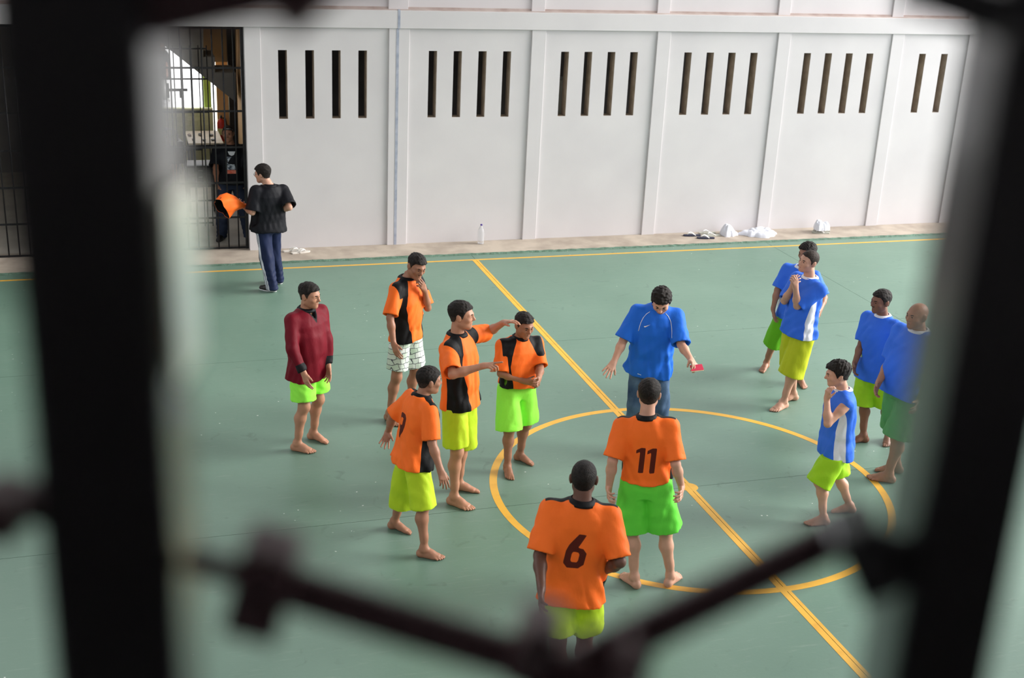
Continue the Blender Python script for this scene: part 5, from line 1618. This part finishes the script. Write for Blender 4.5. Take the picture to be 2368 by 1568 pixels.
def sole_outline(L=0.27):
    pts = []
    for t in np.linspace(0, 1, 15): pts.append((0.032 + 0.018 * math.sin(t * math.pi * 0.9) * (1 if t > 0.4 else 0.4), -L / 2 + L * t))
    left = [(-x * 0.88, y) for x, y in pts[::-1]]
    return [(0.0, -L / 2 - 0.012)] + pts + [(0.0, L / 2 + 0.022)] + left


def flip_flop(loc, rz, sole, strap, label, group=None, tilt=0.0):
    r = empty('flip_flop', loc, rz); tag(r, label, 'sandal', group)
    r.rotation_euler = (tilt, 0, rz)
    prism('sole', sole_outline(), 0.020, sole, r, (0, 0, 0), 0.003)
    toe = (0.0, 0.085, 0.022)
    for q in (-1, 1):
        tube('strap', [toe, (q * 0.018, 0.060, 0.048), (q * 0.038, 0.015, 0.052), (q * 0.041, -0.045, 0.020)], [0.005, 0.007, 0.008, 0.007], strap, r, 6)
    return r


WS = mat_base('white_rubber_strap', (0.82, 0.82, 0.80), 0.45); PS = noise_mat('pale_rubber_sole', (0.60, 0.55, 0.50), (0.70, 0.66, 0.60), 8, 0.7)
NV = mat_base('navy_rubber_sole', (0.018, 0.022, 0.055), 0.6); GS = noise_mat('grey_rubber_sole', (0.42, 0.42, 0.36), (0.55, 0.55, 0.48), 8, 0.7)
flip_flop((-2.60, 8.35, KZ), -1.45, PS, WS, 'white-strapped pale flip-flop by the wall, the left one of its pair')
flip_flop((-2.50, 8.26, KZ), -1.30, PS, WS, 'white-strapped pale flip-flop by the wall, the right one of its pair')
flip_flop((3.87, 8.31, KZ), 1.45, NV, WS, 'navy flip-flop with white straps, the one nearer the gate')
flip_flop((4.03, 8.13, KZ), 1.40, NV, WS, 'navy flip-flop with white straps, the one nearer the white clothes')
flip_flop((4.19, 8.41, KZ), 1.55, GS, WS, 'pale grey flip-flop touching the crumpled white bundle, the one closer to the wall')
flip_flop((4.20, 8.26, KZ), 1.60, GS, WS, 'pale grey flip-flop touching the crumpled white bundle, the one closer to the court')
flip_flop((6.16, 8.16, KZ), 1.25, GS, WS, 'pale flip-flop under the lone white bundle, the one closer to the court')
flip_flop((6.24, 8.27, KZ), 1.35, GS, WS, 'pale flip-flop under the lone white bundle, the one closer to the wall')


def cloth_heap(name, w, d, h, seed, loc, label, rz=0.0, n=56):
    """crumpled cloth lying on the ground: closed, wrinkled mound"""
    r = np.random.default_rng(seed)
    f1 = fold_field(seed, 5, 19.0, (0, 0, 1), 0.0); f2 = fold_field(seed + 1, 4, 34.0, (0, 0, 1), 0.0, True)
    V, Q, T = [], [], []
    m = 22
    for i in range(m + 1):
        t = i / m
        for k in range(n):
            a = 2 * math.pi * k / n
            edge = 1 + 0.13 * math.sin(3 * a + seed) + 0.09 * math.sin(7 * a + 2 * seed) + 0.05 * math.sin(13 * a)
            x, y = t * edge * w / 2 * math.cos(a), t * edge * d / 2 * math.sin(a)
            prof = (1 - t ** 2.6) ** 0.7 if t < 1 else 0.0
            z = h * prof * (0.72 + 0.16 * f1(x, y, 0) + 0.20 * f2(x, y, 0))
            V.append((x, y, max(z, 0.0) + (0.006 if t < 1 else 0.0)))
    for i in range(m):
        for k in range(n):
            Q.append((i * n + k, (i + 1) * n + k, (i + 1) * n + (k + 1) % n, i * n + (k + 1) % n))
    me = raw_mesh(name, V, [Q])
    o = link_mesh(name, me, CM['white'], None, loc); o.rotation_euler = (0, 0, rz)
    tag(o, label, 'clothes')
    return o


cloth_heap('white_shirt', 0.27, 0.25, 0.19, 2, (4.50, 8.28, KZ), 'crumpled white shirt bundled up between the grey flip-flops and the spread cloth')
cloth_heap('white_shirt', 0.62, 0.36, 0.12, 6, (5.03, 8.22, KZ), 'white shirt spread out and wrinkled on the ledge below a pilaster', -0.1)
cloth_heap('white_shirt', 0.25, 0.24, 0.20, 9, (6.17, 8.20, KZ + 0.058), 'white cloth bundle lying alone on flip-flops near the right end of the wall')

# pale door seen through the slots of the third bay
dr = empty('interior_door', (1.62, 9.4, 0.008)); tag(dr, 'pale door leaf standing behind the slots of the third wall bay', 'door')
box('door_leaf', (-0.35, -0.02, 0.0), (0.40, 0.02, 2.36), noise_mat('pale_grey_door', (0.60, 0.60, 0.50), (0.68, 0.68, 0.58), 3, 0.6), dr, 0.003)
box('door_rail', (-0.36, -0.026, 2.365), (0.41, 0.026, 2.41), mat_base('grey_rail', (0.35, 0.35, 0.33), 0.5), dr, 0.003)

# ------------------------------------------------------------------ camera side: dark room and folding gate
HD = np.array([math.sin(YAW), math.cos(YAW), 0.0]); HR = np.array([math.cos(YAW), -math.sin(YAW), 0.0])


def gp(u, v, d):
    """point of the image ray at horizontal depth d, as (sideways, height) from the camera"""
    r = ray(u, v)
    q = r * (d / (r @ HD))
    return float(q @ HR), float(q[2])


fw = empty('wall_front', (0, 0, 0)); tag(fw, kind='structure')
WF = -8.95
cx = CAM[0] + 0.68 * math.tan(YAW)
for lo, hi in [((-14.9, WF - .2, 0), (cx - 0.9, WF, 6.75)), ((cx + 0.9, WF - .2, 0), (14.9, WF, 6.75)),
               ((cx - 0.9, WF - .2, 0), (cx + 0.9, WF, 4.45)), ((cx - 0.9, WF - .2, 5.95), (cx + 0.9, WF, 6.75))]:
    box('wall_panel', lo, hi, M['wall'], fw)
for nm, lo, hi in [('floor_upper', (-7.4, -13.0, 3.6), (-2.4, WF - 0.21, 3.7)), ('ceiling_upper', (-7.4, -13.0, 6.6), (-2.4, WF - 0.21, 6.7)),
                   ('wall_upper_left', (-7.4, -13.0, 3.71), (-7.3, WF - 0.21, 6.59)), ('wall_upper_right', (-2.5, -13.0, 3.71), (-2.4, WF - 0.21, 6.59)),
                   ('wall_upper_rear', (-7.29, -13.0, 3.71), (-2.51, -12.9, 6.59))]:
    o = box(nm, lo, hi, M['wall']); tag(o, kind='structure')

GD = 0.42
gate = empty('folding_gate', tuple(CAM + HD * GD), -YAW)
tag(gate, 'dark blurred steel folding gate close in front of the viewer, framing the court', 'gate')


def gbox(name, x0, x1, z0, z1, y0, y1, mat, ang=0.0, bevel=0.002):
    cxx, cz = (x0 + x1) / 2, (z0 + z1) / 2
    me = box_mesh(name, (x1 - x0, y1 - y0, z1 - z0), bevel, 2)
    o = link_mesh(name, me, mat, gate, (cxx, (y0 + y1) / 2, cz))
    o.rotation_euler = (0, ang, 0)
    return o


def vbar(ul, ur):
    x0, zc = gp(ul, 784, GD); x1, _ = gp(ur, 784, GD)
    gbox('upright_bar', x0, x1, -0.62, 0.62, 0.0, 0.042, M['grille'], 0, 0.003)


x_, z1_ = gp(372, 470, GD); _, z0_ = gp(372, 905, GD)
GLINT = mat_base('glint_reflector_steel', (0.96, 0.94, 0.84), 0.30, 1.0)
gbox('glint_reflector', x_ + 0.0002, x_ + 0.0022, z0_, z1_, 0.004, 0.040, GLINT, 0, 0.0006)  # added reflector on the bar's side, stands in for its specular glow band
vbar(46, 372)
vbar(2198, 2455)


def link_bar(u0, v0, u1, v1, w, y0=0.008, t=0.006, mat=None):
    a, b = gp(u0, v0, GD), gp(u1, v1, GD)
    L = math.hypot(b[0] - a[0], b[1] - a[1]); ang = math.atan2(b[1] - a[1], b[0] - a[0])
    me = box_mesh('link', (L + w * 0.6, t, w), 0.0012, 2)
    o = link_mesh('link', me, mat or M['grille_brown'], gate, ((a[0] + b[0]) / 2, y0 + t / 2, (a[1] + b[1]) / 2))
    o.rotation_euler = (0, -ang, 0)
    return o


def block(u, v, wu, hv, ang, y0=-0.004, y1=0.022, mat=None, name='bracket'):
    a = gp(u, v, GD); s = GD / FPX * 1.03
    me = box_mesh(name, (wu * s, y1 - y0, hv * s), 0.002, 2)
    o = link_mesh(name, me, mat or M['grille_brown'], gate, (a[0], (y0 + y1) / 2, a[1]))
    o.rotation_euler = (0, -math.radians(ang), 0)
    return o


link_bar(600, 1375, 1330, 1600, 0.0195)
link_bar(1330, 1605, 1985, 1280, 0.0185, 0.015)
block(600, 1375, 150, 265, -14)
block(2012, 1302, 130, 215, 28, mat=M['grille'])
block(1236, 1520, 105, 190, -16)
block(1360, 1650, 330, 120, 2)
block(1470, 1535, 70, 90, -27)
link_bar(2060, 1300, 2200, 1330, 0.014, mat=M['grille'])
link_bar(430, 1330, 560, 1365, 0.010)
block(-10, 1200, 120, 120, -14)
link_bar(-60, 1190, 90, 1215, 0.012)
link_bar(360, 5, 640, -60, 0.026)
block(684, -48, 180, 180, 42)
link_bar(640, -70, 860, -60, 0.014)
link_bar(2140, -30, 2330, 40, 0.016, mat=M['grille'])
for (u, v) in [(600, 1370), (1245, 1505), (1995, 1290)]:
    a = gp(u, v, GD)
    bm = bmesh.new()
    bmesh.ops.create_cone(bm, cap_ends=True, segments=12, radius1=0.004, radius2=0.0025, depth=0.005,
                          matrix=Matrix.Translation((a[0], -0.006, a[1])) @ Matrix.Rotation(math.radians(90), 4, 'X'))
    me = bpy.data.meshes.new('rivet'); bm.to_mesh(me); bm.free()
    link_mesh('rivet', me, M['grille'], gate)
